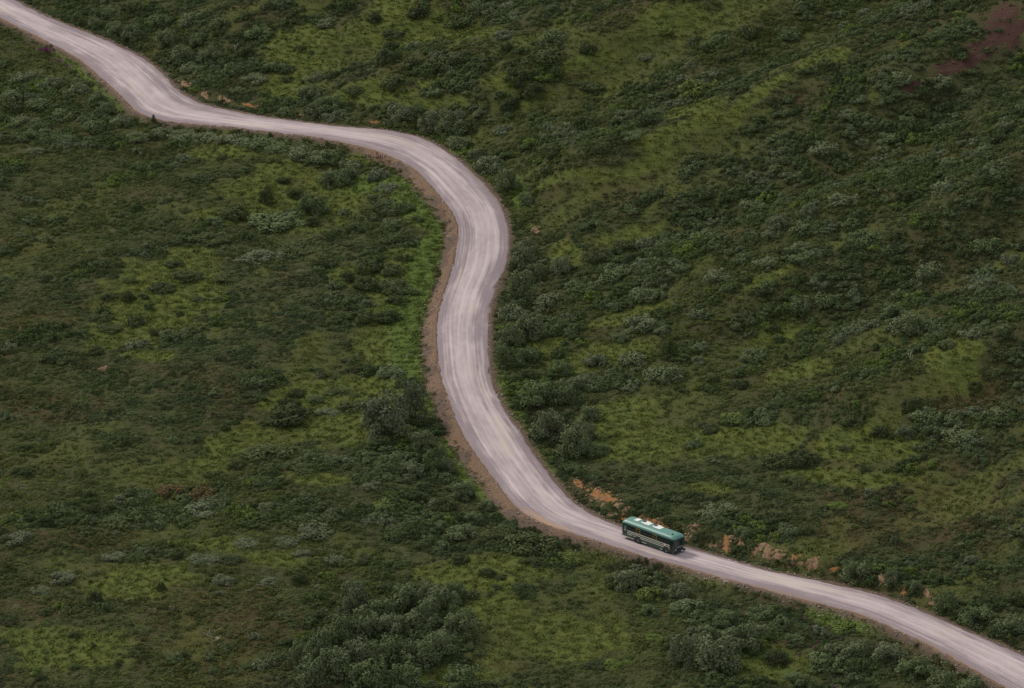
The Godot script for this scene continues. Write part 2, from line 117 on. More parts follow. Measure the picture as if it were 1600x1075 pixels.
const BUSHES = [
	[20.4,104.1,2.16,1.69,"a",0,2], [8.6,89.4,2.29,1.47,"a",-3,1], [-18.9,66.9,2.34,0.82,"a",-8,-1], [47.2,118.4,2.77,1.14,"a",6,3], [14.8,127.7,1.92,0.77,"a",-1,4],
	[49.2,77.5,1.54,0.54,"a",6,-1], [3.8,-80.5,1.81,0.76,"a",-4,-13], [33.1,-83.5,3.61,3.2,"a",1,-14], [27.7,-109.7,1.73,0.84,"a",0,-16], [35.2,41.1,2.81,0.98,"a",3,-4],
	[20.5,118.1,1.38,0.48,"a",0,3], [2.9,85.2,4.07,2.4,"d",-4,0], [-1,80.7,2.41,1.84,"d",-5,0], [-3.8,94.7,1.33,1.14,"d",-5,1], [-1.3,96,1.04,0.47,"d",-5,1],
	[3.5,92,1.99,1,"d",-4,1], [-2.3,99.8,0.94,0.52,"d",-5,2], [1.6,99.7,1.7,0.59,"d",-4,1], [12,127.9,2.1,0.87,"d",-2,4], [-7.7,88.3,1.53,1.25,"d",-6,1],
	[-13.9,82.1,1.35,1.15,"d",-7,0], [-22,85.5,1.72,0.95,"d",-9,1], [-39.6,-142.5,1.44,1.05,"d",-11,-15], [-41.3,-132.6,1.54,0.73,"d",-11,-14], [-41.8,-136,1.78,0.99,"d",-11,-15],
	[-25.8,-147.4,1.8,1.89,"d",-9,-16], [-21.5,-141.9,2.75,1.14,"d",-8,-16], [-17,-146.1,2.51,2.03,"d",-7,-17], [-8.8,-141.9,3.7,2.17,"d",-6,-16], [-11.7,-115.6,3.5,2.68,"d",-6,-15],
	[-4.6,-110.8,3.48,2.17,"d",-5,-15], [-20,-114,3.61,1.87,"d",-8,-14], [6.6,-107.8,3.58,1.86,"d",-3,-15], [1.2,-103.1,2.42,2.44,"d",-4,-15], [4.2,-99.4,2.18,2.8,"d",-4,-14],
	[-0.3,-97.6,1.84,2.24,"d",-4,-14], [15.5,-98.2,2.41,1.21,"d",-2,-14], [12.1,-100.8,2.87,1.01,"d",-2,-14], [-12.9,-125.9,2.94,1.25,"d",-7,-16], [-28.3,-126.8,2.12,1.17,"d",-9,-15],
	[-43,-70.8,1.35,3.13,"d",-12,-11], [-40.6,-81.4,1.25,1.05,"d",-12,-11], [-38,-73.4,1.69,1.77,"d",-11,-11], [-48.2,-65,2.57,2.01,"d",-13,-10], [-56.3,-96,1.72,0.95,"d",-14,-12],
	[-54.5,-83.7,2.61,0.91,"d",-14,-11], [-51.7,-95.1,1.38,0.76,"d",-13,-12], [-48.1,-87,1.48,0.7,"d",-13,-12], [-56.4,-54.4,2.76,0.97,"d",-15,-9], [-52,-55.2,3.32,1.16,"d",-14,-9],
	[-48.4,-55.2,2.21,0.77,"d",-13,-9], [-57.7,-43.3,1.75,0.74,"d",-15,-9], [-55.2,-38,2.61,1.21,"d",-15,-8], [-59.3,-33.8,2.49,0.87,"d",-15,-8], [-65,-36.3,1.19,0.55,"d",-16,-8],
	[-64.8,-28.5,1.4,1.58,"d",-16,-8], [-67.7,-28.9,1.62,0.9,"d",-17,-8], [-62.2,-29.2,0.97,0.88,"d",-16,-8], [-61,-25.2,0.86,0.93,"d",-16,-7], [-55.7,-22.1,1.07,0.82,"d",-15,-7],
	[-52.8,-28.6,1.29,0.45,"d",-14,-8], [-49.1,-27.4,1.29,0.49,"d",-14,-8], [-62.5,-18.2,1.81,1.57,"d",-16,-7], [-68.9,-19.2,2.14,1.18,"d",-17,-7], [-66.8,-14.6,2.13,0.74,"d",-17,-7],
	[-59.4,-12.8,0.96,1.09,"d",-16,-6], [-57.4,-13.8,0.64,1.03,"d",-15,-7], [-56.8,-5.8,1.58,0.65,"d",-15,-6], [-68.2,-4.1,1.58,1.21,"d",-17,-6], [-72.6,-0.2,1.89,1.04,"d",-18,-6],
	[-75.7,-0.9,1.89,1.27,"d",-19,-6], [-34.7,18,1.54,1.18,"d",-11,-5], [-35.1,28.5,3.66,2.46,"d",-11,-4], [-41.3,18.3,2.37,0.83,"d",-12,-5], [-37.6,43.2,4.31,1.51,"d",-12,-3],
	[-48.1,-37,2.72,0.95,"d",-13,-8], [-32.6,-37.9,1.96,2.01,"d",-10,-9], [-36.5,-47.8,3.62,1.27,"d",-11,-9], [-49.9,-49.7,1.65,0.58,"d",-13,-9], [-33.4,-16.3,2.13,0.75,"d",-11,-7],
	[-26.8,-47.2,2.08,0.73,"d",-9,-9], [-19.1,-46.1,3.18,1.11,"d",-8,-9], [-24.4,-34.5,2.49,1.72,"d",-9,-9], [-20.3,-33.4,2.38,1.55,"d",-8,-8], [-27.8,-29.8,1.4,1.81,"d",-10,-8],
	[-24.4,-12.4,2.12,1.85,"d",-9,-7], [-20.3,-12,2.33,1.74,"d",-8,-7], [-19.4,-26.7,3.55,1.24,"d",-8,-8], [-26.1,3.5,2.09,0.93,"d",-9,-6], [-25,24.6,2.66,1.47,"d",-9,-4],
	[-27.8,17,2.06,0.72,"d",-10,-5], [-22.2,-60.3,2.44,1.59,"d",-8,-10], [-18.6,-58.9,2.33,1.41,"d",-8,-10], [-16.3,-53.1,1.43,0.91,"d",-7,-10], [-18.6,-45.9,2.19,1.44,"d",-8,-9],
	[-53.4,62.4,3.44,1.2,"d",-15,-1], [-38.4,71,3.41,1.37,"d",-12,-1], [-32.5,72.4,2.23,0.93,"d",-11,-1], [-32,65.9,3.42,1.2,"d",-11,-1], [-58.7,66.8,3.42,1.2,"d",-16,0],
	[-53,80.5,1.64,1.21,"d",-15,0], [-50.2,82.8,1.25,1.41,"d",-15,0], [-42,86.1,2.01,0.81,"d",-13,1], [-61.6,98.1,1.42,2.09,"d",-17,2], [-52,94.7,0.76,1.43,"d",-15,1],
	[-37.7,56.9,2.96,1.04,"d",-12,-2], [-32.8,51.3,2.98,1.04,"d",-11,-2], [-28.1,50.7,1.79,0.63,"d",-10,-2], [-60.7,115.1,0.56,0.7,"d",-18,3], [-67.5,124.5,0.73,0.99,"d",-19,4],
	[-63.5,110.4,1.16,0.79,"d",-18,3], [-31.6,93.1,1.42,1.7,"d",-11,1], [30.7,42.9,2.1,0.74,"d",2,-4], [44.9,43.6,1.5,1.15,"d",5,-4], [52.8,50.6,2.08,1.26,"d",6,-4],
	[51.7,57.6,1.38,0.55,"d",6,-3], [59.5,60.6,0.54,0.46,"d",8,-3], [40.8,59.1,2.46,1.88,"d",4,-2], [44.7,59.8,2.46,2.3,"d",5,-3], [48.6,35.8,2.11,0.74,"d",5,-5],
	[36.3,29,1.52,1.17,"d",3,-5], [43.7,20.7,0.56,1.13,"d",4,-6], [34.3,64.9,2.05,0.72,"d",3,-2], [43.1,66.9,2.05,1.03,"d",4,-2], [60,-74.9,2.01,1.11,"d",6,-15],
	[51.9,-72.9,2.23,1.47,"d",5,-15], [55.3,-74,2.23,1.71,"d",6,-15], [39.6,-72.7,2.34,1.42,"d",3,-14], [32.8,-104.9,2.42,1.21,"d",1,-16], [78,-70,1.44,1.39,"d",10,-15],
	[25.1,13.8,1.13,3.15,"d",0,-6], [-43.3,58.6,1.54,0.89,"d",-13,-1], [7.9,-67.7,1.85,1.95,"d",-3,-12], [-28.6,-115.5,2.37,1.5,"d",-9,-14], [52.9,135.5,1.62,0.99,"d",7,4],
	[14.3,-28.9,1.73,1.68,"d",-2,-9], [-15.2,64.1,1.88,1.74,"d",-8,-1], [-22.6,-123.5,2.36,2.48,"d",-8,-15], [13.9,-89.5,2.06,1.67,"d",-2,-14], [-1,-115.5,1.71,1.85,"d",-5,-15],
	[-19.8,42.6,2.16,1.62,"d",-8,-3], [77.5,41.6,2.15,1.32,"d",11,-6], [-75.1,-105.9,1.51,0.88,"d",-17,-12], [12.5,-81.7,2.29,2.08,"d",-2,-13], [-64.6,63.2,1.5,1.55,"d",-18,-1],
	[-17.3,77,1.41,1.31,"d",-8,0], [25,-11.7,2.17,1.46,"d",0,-8], [65.3,-19,2.19,2.18,"d",8,-11], [75.8,-15.8,1.47,0.84,"d",10,-11], [23.9,-68.6,2.44,2.3,"d",0,-13],
	[67.9,-3.3,2.13,1.26,"d",9,-9], [78.7,-13.7,1.73,1.43,"d",11,-11], [43.9,85,1.37,1.29,"d",5,0], [-24.5,-26.4,2.2,1.86,"d",-9,-8], [-17.7,-118.8,2.28,1.82,"d",-7,-15],
	[73.9,28.7,1.83,1.93,"d",10,-7], [76.9,38.2,1.63,1.63,"d",11,-6], [-23.9,52,1.34,0.8,"d",-9,-2], [-42.9,47.3,1.46,1.08,"d",-13,-2], [-35.5,23.2,2.13,1.62,"d",-11,-4],
	[37.5,128.3,1.98,1.92,"d",4,4], [13.6,-107.3,1.85,1.66,"d",-2,-15], [-19.2,-20,1.94,1.3,"d",-8,-7], [20.8,-22.3,2.04,2.11,"d",-1,-9], [82.3,-35,1.99,1.43,"d",11,-13],
	[10.2,-13,1.57,1.37,"d",-2,-8], [77.7,-27.7,1.83,1.29,"d",10,-12], [2.7,17.6,1.78,1.77,"d",-4,-5], [-71.1,68.9,1.43,1.48,"d",-19,-1], [76.2,-39.9,1.98,1.95,"d",10,-13],
	[-18,97,2.01,1.18,"d",-8,2], [-38.3,52.5,1.35,1.46,"d",-12,-2], [72.1,118.4,1.24,0.81,"d",11,2], [-39.1,-65.2,1.66,1.01,"d",-11,-10], [39.9,80.1,1.95,1.19,"d",4,-1],
	[-14.9,33.2,1.61,1.35,"d",-7,-4], [41.7,-96,1.5,0.89,"d",3,-15], [48.2,132.7,1.5,1.17,"d",6,4], [33.1,-43.2,1.92,1.6,"d",2,-11], [42.2,8.6,1.45,0.92,"d",4,-7],
	[-40,65.3,1.58,1.44,"d",-13,-1], [57.1,54.9,1.86,1.59,"d",7,-3], [15.3,-61.4,1.52,1.44,"d",-2,-12], [68.9,-55.9,2.3,1.54,"d",8,-14], [69,113.8,1.51,1.02,"d",11,2],
	[-61.7,62.6,1.66,1.8,"d",-17,-1], [-3,-136.5,2.4,2.03,"d",-5,-16], [41.3,1.6,1.45,1.51,"d",4,-8], [62,49.7,2.07,2.16,"d",8,-4], [-28.6,106.2,1.99,1.13,"d",-11,2],
	[64.3,58.2,1.97,2.04,"d",9,-3], [27.7,10.8,1.38,0.86,"d",1,-6], [-26.4,-53.3,2.42,1.45,"d",-9,-10], [72,47.3,1.31,1.31,"d",10,-5], [-49.6,-144.5,1.86,1.92,"d",-13,-15],
	[-6.4,118.8,1.49,1.41,"d",-6,3], [53,9.1,1.45,1.3,"d",6,-7], [-15.2,48.1,1.4,1.33,"d",-7,-3], [-10.2,66.5,2.12,1.69,"d",-6,-1], [70.8,-58.6,1.85,1.56,"d",8,-14],
	[-32.9,-126.1,1.56,1.52,"d",-10,-15], [23.5,119.1,1.59,0.91,"d",1,3], [-25.5,105.1,1.36,0.98,"d",-10,2], [-72.5,-179.2,2.36,2.15,"d",-16,-17], [-7.7,-96.1,2.12,1.84,"d",-6,-13],
	[19,-33,2.15,1.66,"d",-1,-9], [-22,-136.8,1.91,1.53,"d",-8,-15], [37.8,-94.2,1.8,1.19,"d",2,-15], [73.7,-0.4,1.63,1.34,"d",10,-9], [79.9,-65.4,1.45,0.86,"d",10,-15],
	[42.6,-101.5,2.52,2.01,"d",3,-16], [-78.6,-123.1,1.8,1,"d",-18,-13], [-0.1,-107.7,1.51,1.4,"d",-4,-15], [63,1.2,1.66,1.61,"d",8,-8], [63.3,-6.5,1.87,1.46,"d",8,-10],
	[72.5,115.4,1.84,1.86,"d",11,2], [-92.2,-129.3,2.52,2.02,"d",-20,-14], [36,-17.1,1.55,1.44,"d",2,-9], [-92.2,-110.9,2.2,1.71,"d",-20,-13], [-34.4,-60.2,1.72,1.75,"d",-11,-10],
	[-65,70.6,1.35,0.9,"d",-18,0], [24.9,2.6,1.46,1.06,"d",0,-7], [-52.5,55.7,2.47,1.26,"r",-15,-2], [-47.9,56.9,2.47,1.26,"r",-14,-1], [-19.6,38.1,4.03,7.37,"s",-8,-4],
	[-15.7,31.8,2.53,7.33,"s",-8,-4], [-1.2,-122.6,2.11,1.17,"s",-5,-16], [-0.8,-91.6,2.4,1.2,"s",-5,-13], [63.9,-104,1.84,0.89,"s",7,-17], [58.2,-56.3,1.98,0.69,"s",6,-13],
	[-23.7,-76.7,2.25,1.97,"s",-9,-12], [-21.9,-69.6,2.58,1.31,"s",-8,-11], [-29.3,25.9,1.84,0.64,"s",-10,-4], [-43.9,-46.9,3.4,1.19,"s",-12,-9], [-39.5,-46.7,2.19,0.77,"s",-12,-9],
	[-74.6,75,2.23,1.54,"s",-20,0], [-59.8,81,2.02,1.02,"s",-17,0], [-67.1,88.1,2.29,1.27,"s",-18,1], [-70.4,91.6,1.71,0.6,"s",-19,2], [-46,84.8,2.4,0.84,"s",-14,1],
	[-42.9,93.5,1.8,0.9,"s",-13,1], [-43.4,97.9,0.85,0.57,"s",-14,2], [-40,79.1,2.03,0.81,"s",-13,0], [-30,75.7,2.9,1.19,"s",-11,0], [-33.9,78.6,1.93,0.86,"s",-11,0],
	[-31.5,83,1.44,0.69,"s",-11,0], [-26.8,85.3,1.72,0.95,"s",-10,1], [-36.3,93.4,1.71,0.74,"s",-12,1], [-46.7,63,3.53,1.24,"s",-14,-1], [-70,62.4,0.98,1.17,"s",-19,-1],
	[-21.4,59.8,1.77,0.77,"s",-9,-2], [58.7,99.7,1.13,1.02,"s",8,1], [24.2,-104.2,1.73,0.6,"s",0,-15], [41.3,-41.9,1.96,0.68,"s",3,-11], [52.1,20.6,1.33,1.28,"s",6,-6],
	[60.5,56.3,1.71,1.81,"s",8,-3], [22.6,-32.7,1.97,1.7,"s",0,-9], [44.4,-19.4,2.15,1.98,"s",4,-10], [80.6,4.8,1.79,1.44,"s",11,-9], [-17.7,-129.4,2.22,1.45,"s",-7,-15],
	[71.2,52.8,1.78,1.14,"s",10,-4], [39.9,-17.5,1.4,0.91,"s",3,-10], [9,-78.2,1.94,1.55,"s",-3,-13], [13.5,14,2.01,1.83,"s",-2,-6], [50.1,0.9,2.14,1.25,"s",5,-8],
	[49,-20.8,1.83,1.69,"s",5,-10], [-14,42.8,2.51,3.2,"w",-7,-3], [-11.5,51,2.09,4.01,"w",-7,-3], [-18.9,51.4,2.48,2.54,"w",-8,-2], [-15.9,53.7,2.28,2.21,"w",-8,-2],
	[-19.5,11.7,2.69,1.49,"w",-8,-5], [-9.9,52.3,1.49,2.41,"w",-6,-2], [-23.3,104.6,2.34,6.08,"w",-9,2], [-18.7,108,2.61,3.73,"w",-8,2], [-15,105.7,2.85,4.82,"w",-8,2],
	[-10.3,107.6,2.85,4.8,"w",-7,2], [-7.2,115.7,2.59,3.7,"w",-6,3], [-13,113.7,2.6,4.2,"w",-7,2], [-17.1,114.7,2.83,4.08,"w",-8,3], [-21.3,113.4,2.83,4.77,"w",-9,3],
	[-24.6,114.9,2.59,4.89,"w",-10,3], [-27.2,119,2.31,5,"w",-10,3], [-9.9,122.6,2.57,4.16,"w",-7,3], [-13.3,126.1,2.79,4.7,"w",-7,4], [-17.4,124.5,2.79,4.71,"w",-8,3],
	[-22,124.6,2.79,4.71,"w",-9,4], [-25.5,128.9,2.78,5.27,"w",-10,4], [-29,130.1,2.55,4.8,"w",-11,4], [-30.3,123,2.02,4.44,"w",-11,4], [-20,132.4,3.04,4.53,"w",-9,4],
	[-15.2,132.7,2.77,3.99,"w",-8,4], [-11.7,101.5,2.07,2.55,"w",-7,2], [-8.8,102.3,1.88,2.94,"w",-6,2], [29.1,129.8,3.28,5.3,"w",2,3], [33.2,123.5,2.84,4.01,"w",3,3],
	[31.4,116,2.08,2.48,"w",2,2], [35.9,120.1,2.02,2.29,"w",3,3], [24,128.3,1.91,4.84,"w",1,3], [44.5,131,2.73,2.47,"w",5,4], [49.2,128.7,2.28,2.71,"w",6,3],
	[53.5,131.5,2.72,3.05,"w",7,4], [57,136.3,2.71,2.65,"w",8,4], [60.4,140.3,2.25,2.68,"w",9,4], [40.6,136.4,2.26,2.31,"w",5,4], [64,142.3,2.46,2.56,"w",10,4],
	[26.1,109,2.33,1.39,"w",1,2], [36.4,112.3,2.13,1.48,"w",3,2], [-6.8,131.3,3,3.3,"w",-6,4], [17.3,99.9,2.64,3.46,"w",-1,1], [24.4,103.6,1.97,1.99,"w",1,2],
	[20,110.1,1.68,1.62,"w",0,2], [24.4,109.9,1.86,1.23,"w",1,2], [-7.5,79.4,2.41,2.05,"w",-6,0], [-7.4,61.9,2.26,2.82,"w",-6,-2], [-3.9,67.3,1.46,1.75,"w",-5,-1],
	[1.7,-31.5,2.48,4.48,"w",-4,-9], [1.3,-19,2.24,5.44,"w",-4,-8], [2.4,-37.5,1.95,2.7,"w",-4,-9], [3.8,-26.3,1.83,3.18,"w",-4,-8], [0,-10.4,2.33,2.19,"w",-4,-7],
	[2.9,0.7,2.61,4.9,"w",-4,-7], [-0.2,3.3,2.19,3.76,"w",-4,-6], [-1,12.2,1.86,4.11,"w",-5,-6], [2.3,11.8,2.28,3.24,"w",-4,-6], [4.6,28.7,3.36,4.34,"w",-4,-5],
	[8.2,26.5,2.34,3.57,"w",-3,-5], [5.8,40.8,2.81,5.19,"w",-3,-4], [9.2,47.5,2.99,4.84,"w",-3,-3], [11,41.9,2.21,3.14,"w",-2,-3], [12.6,34.8,2.02,2.62,"w",-2,-4],
	[13.4,48.4,1.99,1.95,"w",-2,-3], [-4,-75.1,2.81,2.63,"w",-5,-12], [-0.6,-64.2,2.23,4.31,"w",-4,-11], [-9.3,-89,2.39,2.17,"w",-6,-12], [-11.5,-96.6,2.3,3.22,"w",-6,-13],
	[-14.7,-98.4,2.53,4.09,"w",-7,-13], [-20.2,-103.1,2.89,3.44,"w",-8,-13], [-17.3,-104.5,1.96,1.95,"w",-7,-13], [-6.2,-82,1.7,2.26,"w",-6,-12], [2.2,-57.1,1.66,2.21,"w",-4,-11],
	[7.7,16.7,2.06,2.45,"w",-3,-5], [10.7,22.1,2.15,2.17,"w",-2,-5], [7.3,-2.3,2.1,2.28,"w",-3,-7], [6.4,-14.2,2.34,1.97,"w",-3,-8], [8.6,-26.8,2.04,3.07,"w",-3,-9],
	[11.2,-17.8,2.45,1.69,"w",-2,-8], [-83.5,-176.3,1.36,2.98,"w",-18,-16], [-80.3,-174.4,1.72,2,"w",-17,-16], [-76.3,-169.9,2.09,2.59,"w",-17,-16], [-72.4,-166.2,2.2,3.3,"w",-16,-16],
	[-65.4,-159.8,2.19,3.54,"w",-15,-16], [-62,-149.2,2.65,3.52,"w",-15,-15], [-67.5,-171.6,2.46,2.14,"w",-15,-16], [-59.3,-155.5,2.18,2.49,"w",-14,-16], [-56.5,-146.2,2.4,3.12,"w",-14,-15],
	[-52.5,-139.2,2.39,2.08,"w",-13,-15], [-61.1,-165.6,2.44,2.13,"w",-14,-16], [-78.1,-182.2,2.23,1.23,"w",-17,-17], [-55.1,-157.4,2.18,1.98,"w",-14,-16], [-47.6,-151,3.01,2.31,"w",-12,-16],
	[-34.6,-151.1,2.17,1.46,"w",-10,-16], [-33,-111.2,2.91,2.97,"w",-10,-14], [-35.7,-111,1.75,2.33,"w",-11,-14], [-40.9,-114.9,1.75,1.34,"w",-11,-13], [-47.3,-134.7,2.5,1.25,"w",-12,-14],
	[-50.9,-128.6,1.77,1.11,"w",-13,-14], [-44.1,-137.6,2.03,1.25,"w",-12,-15], [-34.8,-65.6,2.79,4.04,"w",-11,-10], [-31.6,-78.2,2.6,3,"w",-10,-11], [-28.8,-77.7,2.26,3.17,"w",-10,-11],
	[-63.3,-110,2.33,1.54,"w",-15,-13], [-59.6,-108.6,2.67,1.11,"w",-15,-13], [-55.2,-105.6,2.9,1.23,"w",-14,-13], [-50.3,-101.8,3.23,1.54,"w",-13,-13], [-45.8,-98,3.22,1.54,"w",-12,-12],
	[-41.3,-95.4,2.87,1.22,"w",-12,-12], [-37.1,-90.3,2.85,1.7,"w",-11,-12], [-33.2,-86.5,2.84,2.18,"w",-10,-12], [-77,-129,2.01,2.25,"w",-17,-14], [-74.8,-123.2,1.77,2.36,"w",-17,-14],
	[-81,-135.6,2.38,1.82,"w",-18,-14], [-86.2,-140.9,2.39,1.83,"w",-19,-14], [-91.4,-146.1,2.65,1.98,"w",-20,-14], [-92.9,-135.6,2.38,2.08,"w",-20,-14], [-87.7,-129.2,2.61,1.95,"w",-19,-14],
	[-82.4,-121.8,2.59,1.93,"w",-18,-13], [-76,-114.9,2.34,1.54,"w",-17,-13], [-71.4,-116.1,2.11,1.66,"w",-17,-13], [-90.6,-121.1,2.35,1.8,"w",-20,-13], [-68,-108.6,2.09,1.4,"w",-16,-13],
	[-81.4,-109.2,2.33,1.29,"w",-18,-13], [-41.1,-60.9,5,1.75,"w",-12,-10], [38.8,18.1,2.16,1.96,"w",3,-6], [63.5,24.2,3.15,3.37,"w",8,-7], [61.4,17.6,2.56,2.61,"w",8,-7],
	[51.2,4.8,2.6,1.99,"w",5,-8], [42,-6.9,2.41,1.45,"w",4,-9], [34.1,-7,2.63,1.79,"w",2,-8], [64,-29.9,2.46,1.25,"w",8,-12], [46.3,-35.4,1.94,1.88,"w",4,-11],
	[31.3,75,2.9,1.4,"w",2,-1], [34.4,86.6,1.53,1.86,"w",3,0], [50.7,102.4,2.44,3.34,"w",6,1], [55.5,105.6,1.21,2.36,"w",7,1], [58.9,109,1.21,1.96,"w",8,1],
	[62.7,115.3,2.13,3.04,"w",9,2], [67,120.4,2.76,2.7,"w",10,2], [71.5,123.8,2.29,2.34,"w",11,3], [56.9,91.9,0.71,2.66,"w",8,0], [20.9,1.3,3.13,2.4,"w",0,-7],
	[17,-18.5,3.19,2.45,"w",-1,-8], [22.1,-8.5,2.64,2.02,"w",0,-8], [24.5,23,3.07,2.35,"w",0,-5], [19.1,15,2.58,1.97,"w",-1,-6], [55.3,-22.5,2.66,1.81,"w",6,-11],
	[48.7,-17,2.65,1.8,"w",5,-10], [41.1,-37,2.71,1.61,"w",3,-10], [32,-22.8,2.67,1.82,"w",2,-10], [57.8,-8.6,2.63,1.79,"w",7,-10], [67.6,1.9,2.81,2.33,"w",9,-9],
	[53.5,-48.8,2.73,1.63,"w",5,-12], [64.5,-50,2.73,1.63,"w",7,-13], [72,-18.2,2.65,1.8,"w",9,-11], [64.3,52.4,2.97,1.64,"w",9,-4], [68.7,59.3,2.94,1.63,"w",10,-3],
	[74.8,56.1,2.46,1.88,"w",11,-4], [77.6,-1,2.6,1.99,"w",10,-9], [68,-52,2.38,2.46,"w",8,-13], [31.6,-94.5,1.55,1.31,"w",1,-15], [43,-16.2,1.68,1.65,"w",4,-10],
	[73.7,-61.8,2.42,1.58,"w",9,-14], [-36.9,-120.3,2.43,2.42,"w",-11,-14], [-86.9,-119.2,1.73,1.58,"w",-19,-13], [64,-57.2,1.62,1.18,"w",7,-14], [59.8,-49.3,1.48,1.04,"w",7,-12],
	[-20.6,-53.2,1.94,1.33,"w",-8,-10], [34.9,-1.1,1.37,1.49,"w",2,-8], [19.9,-79.4,2.16,2.22,"w",-1,-13], [47.3,-10.4,2.17,1.24,"w",5,-9], [-11,74.8,1.4,1.07,"w",-7,0],
	[26.2,-25.3,2.26,2.43,"w",0,-9], [-59.9,-143.5,2.62,1.45,"w",-14,-15], [-0.1,-142.8,2.29,1.42,"w",-4,-17], [-87.6,-110.8,2,1.94,"w",-19,-13], [47.3,-5.1,2.17,1.51,"w",5,-9],
	[-12.6,-107.5,2.21,1.25,"w",-7,-14], [41.1,85.5,1.83,1.86,"w",4,0], [40.4,123.1,1.71,1.63,"w",4,3], [28.3,-13.3,1.78,1.5,"w",1,-9], [-11.4,-101.3,2.03,1.58,"w",-6,-13],
	[37.8,-101.7,2.09,1.76,"w",2,-16], [73.9,-28.7,2.16,1.71,"w",9,-12], [-6.4,-144.6,2,1.86,"w",-5,-17], [-5.8,72.5,1.52,1.56,"w",-6,-1], [-36.2,-128.2,2.21,2.12,"w",-11,-14],
	[77,7,2.12,1.94,"w",10,-8], [83.3,-39.7,2.05,2.19,"w",11,-13], [67.4,-62.1,2.24,1.64,"w",8,-14], [-37.2,66.5,1.58,1.54,"w",-12,-1], [-31.9,20.1,1.55,0.88,"w",-11,-4],
	[46.7,4.6,2.08,1.78,"w",5,-8], [17.8,4.5,1.64,1.56,"w",-1,-6], [49.3,-100.2,2.35,1.6,"w",4,-16], [-86,-102.5,1.67,1.11,"w",-19,-12], [-56.7,57.5,1.35,1.21,"w",-16,-1],
	[28.2,119.1,1.62,1.69,"w",2,3], [55.8,15.9,1.85,1.44,"w",6,-7], [21.6,-63.3,2.34,1.32,"w",-1,-13], [79,-59.6,1.67,1.45,"w",10,-14], [45.6,126,1.45,1.15,"w",6,3],
	[38.3,-10,1.99,1.65,"w",3,-9], [7.8,-113.2,2.54,2.3,"w",-3,-16], [-23.2,95.6,1.64,1.63,"w",-9,1], [68.1,53.2,1.45,1.43,"w",9,-4], [-28.6,-82.5,2.16,1.83,"w",-9,-12]]
const SNAGS = [[-52,-147.3], [62.5,38.3], [-43.2,112], [-32.5,-78.2]]
const OCHRE_V = 0.7193
const CUT_FROM = 138.48
const CUT_TO = 174.35
const FIREWEED = [[-88.6,-160.2,1,34], [-85.7,-154.2,0.8,10], [-83.5,-149.9,0.8,9], [-22.7,-83,1.2,16], [41.2,123.7,5,26], [46.8,122.8,5,26], [44.6,130.2,5,18], [51.8,122.2,2.5,9]]
const SPRUCES = [[-65.48,-115.35,1.5], [25.35,14.58,3.4], [-50.75,7.35,1.1]]
const BUS_AT = Vector3(21.14, -0.868, 85.4)
const BUS_TURN = -0.7765

const X0 = -118.0
const X1 = 108.0
const Z0 = -222.0
const Z1 = 166.0
const DX = 0.6
const DZ = 0.9

var nx := 0
var nz := 0
var hgt := PackedFloat32Array()
var edge := PackedFloat32Array()      # metres beyond the edge of the road, negative on the road
var bankw := PackedFloat32Array()     # width of the bare bank here
var side := PackedFloat32Array()      # +1 hill side, -1 valley side
var f_meadow := PackedFloat32Array()
var f_lush := PackedFloat32Array()
var f_scrub := PackedFloat32Array()
var f_bare := PackedFloat32Array()
var f_brown := PackedFloat32Array()
var noise_a := FastNoiseLite.new()
var noise_b := FastNoiseLite.new()
var noise_c := FastNoiseLite.new()
var used := {}
var M := {}

func _ready():
	# ---- camera
	var cam := Camera3D.new()
	cam.name = "camera"
	add_child(cam)
	cam.position = Vector3(0, 316.711, 870.155)
	cam.look_at(Vector3.ZERO, Vector3.UP)
	cam.fov = 6.9564
	cam.near = 5.0
	cam.far = 6000.0
	cam.current = true
	# ---- overcast sky
	var we := WorldEnvironment.new()
	we.name = "world_environment"
	var env := Environment.new()
	env.background_mode = Environment.BG_SKY
	var sky := Sky.new()
	var sm := ProceduralSkyMaterial.new()
	sm.sky_top_color = Color(0.60, 0.605, 0.62)
	sm.sky_horizon_color = Color(0.70, 0.695, 0.69)
	sm.sky_curve = 0.2
	sm.ground_bottom_color = Color(0.16, 0.17, 0.13)
	sm.ground_horizon_color = Color(0.45, 0.46, 0.44)
	sm.sun_angle_max = 0.0
	sky.sky_material = sm
	env.sky = sky
	env.tonemap_mode = Environment.TONE_MAPPER_LINEAR
	env.tonemap_exposure = 1.58
	env.sdfgi_enabled = true
	env.ssao_enabled = true
	env.ssil_enabled = true
	we.environment = env
	add_child(we)
	# ---- the sun behind thin cloud: up and to the left, a little behind the hill
	var sun := DirectionalLight3D.new()
	sun.name = "sun"
	sun.light_energy = 0.5
	sun.light_color = Color(1.0, 0.965, 0.91)
	sun.light_angular_distance = 14.0
	sun.shadow_enabled = true
	add_child(sun)
	sun.look_at_from_position(Vector3(-58, 68, -52), Vector3.ZERO, Vector3.UP)

	noise_a.seed = 11; noise_a.frequency = 0.035; noise_a.fractal_octaves = 3
	noise_b.seed = 23; noise_b.frequency = 0.16; noise_b.fractal_octaves = 3
	noise_c.seed = 37; noise_c.frequency = 0.012; noise_c.fractal_octaves = 2
	materials()
	survey()
	build_ground()
	build_road()
	build_banks()
	build_bare_earth()
	build_bus()
	build_bushes()
	build_odds()
	build_carpet()

# ---------------------------------------------------------------- helpers
func numbered(called: String) -> String:
	var n: int = used.get(called, 0)
	used[called] = n + 1
	return called if n == 0 else "%s_%03d" % [called, n]

func tag(o: Node, label := "", category := "", group := "", kind := "") -> Node:
	if label != "": o.set_meta("label", label)
	if category != "": o.set_meta("category", category)
	if group != "": o.set_meta("group", group)
	if kind != "": o.set_meta("kind", kind)
	return o

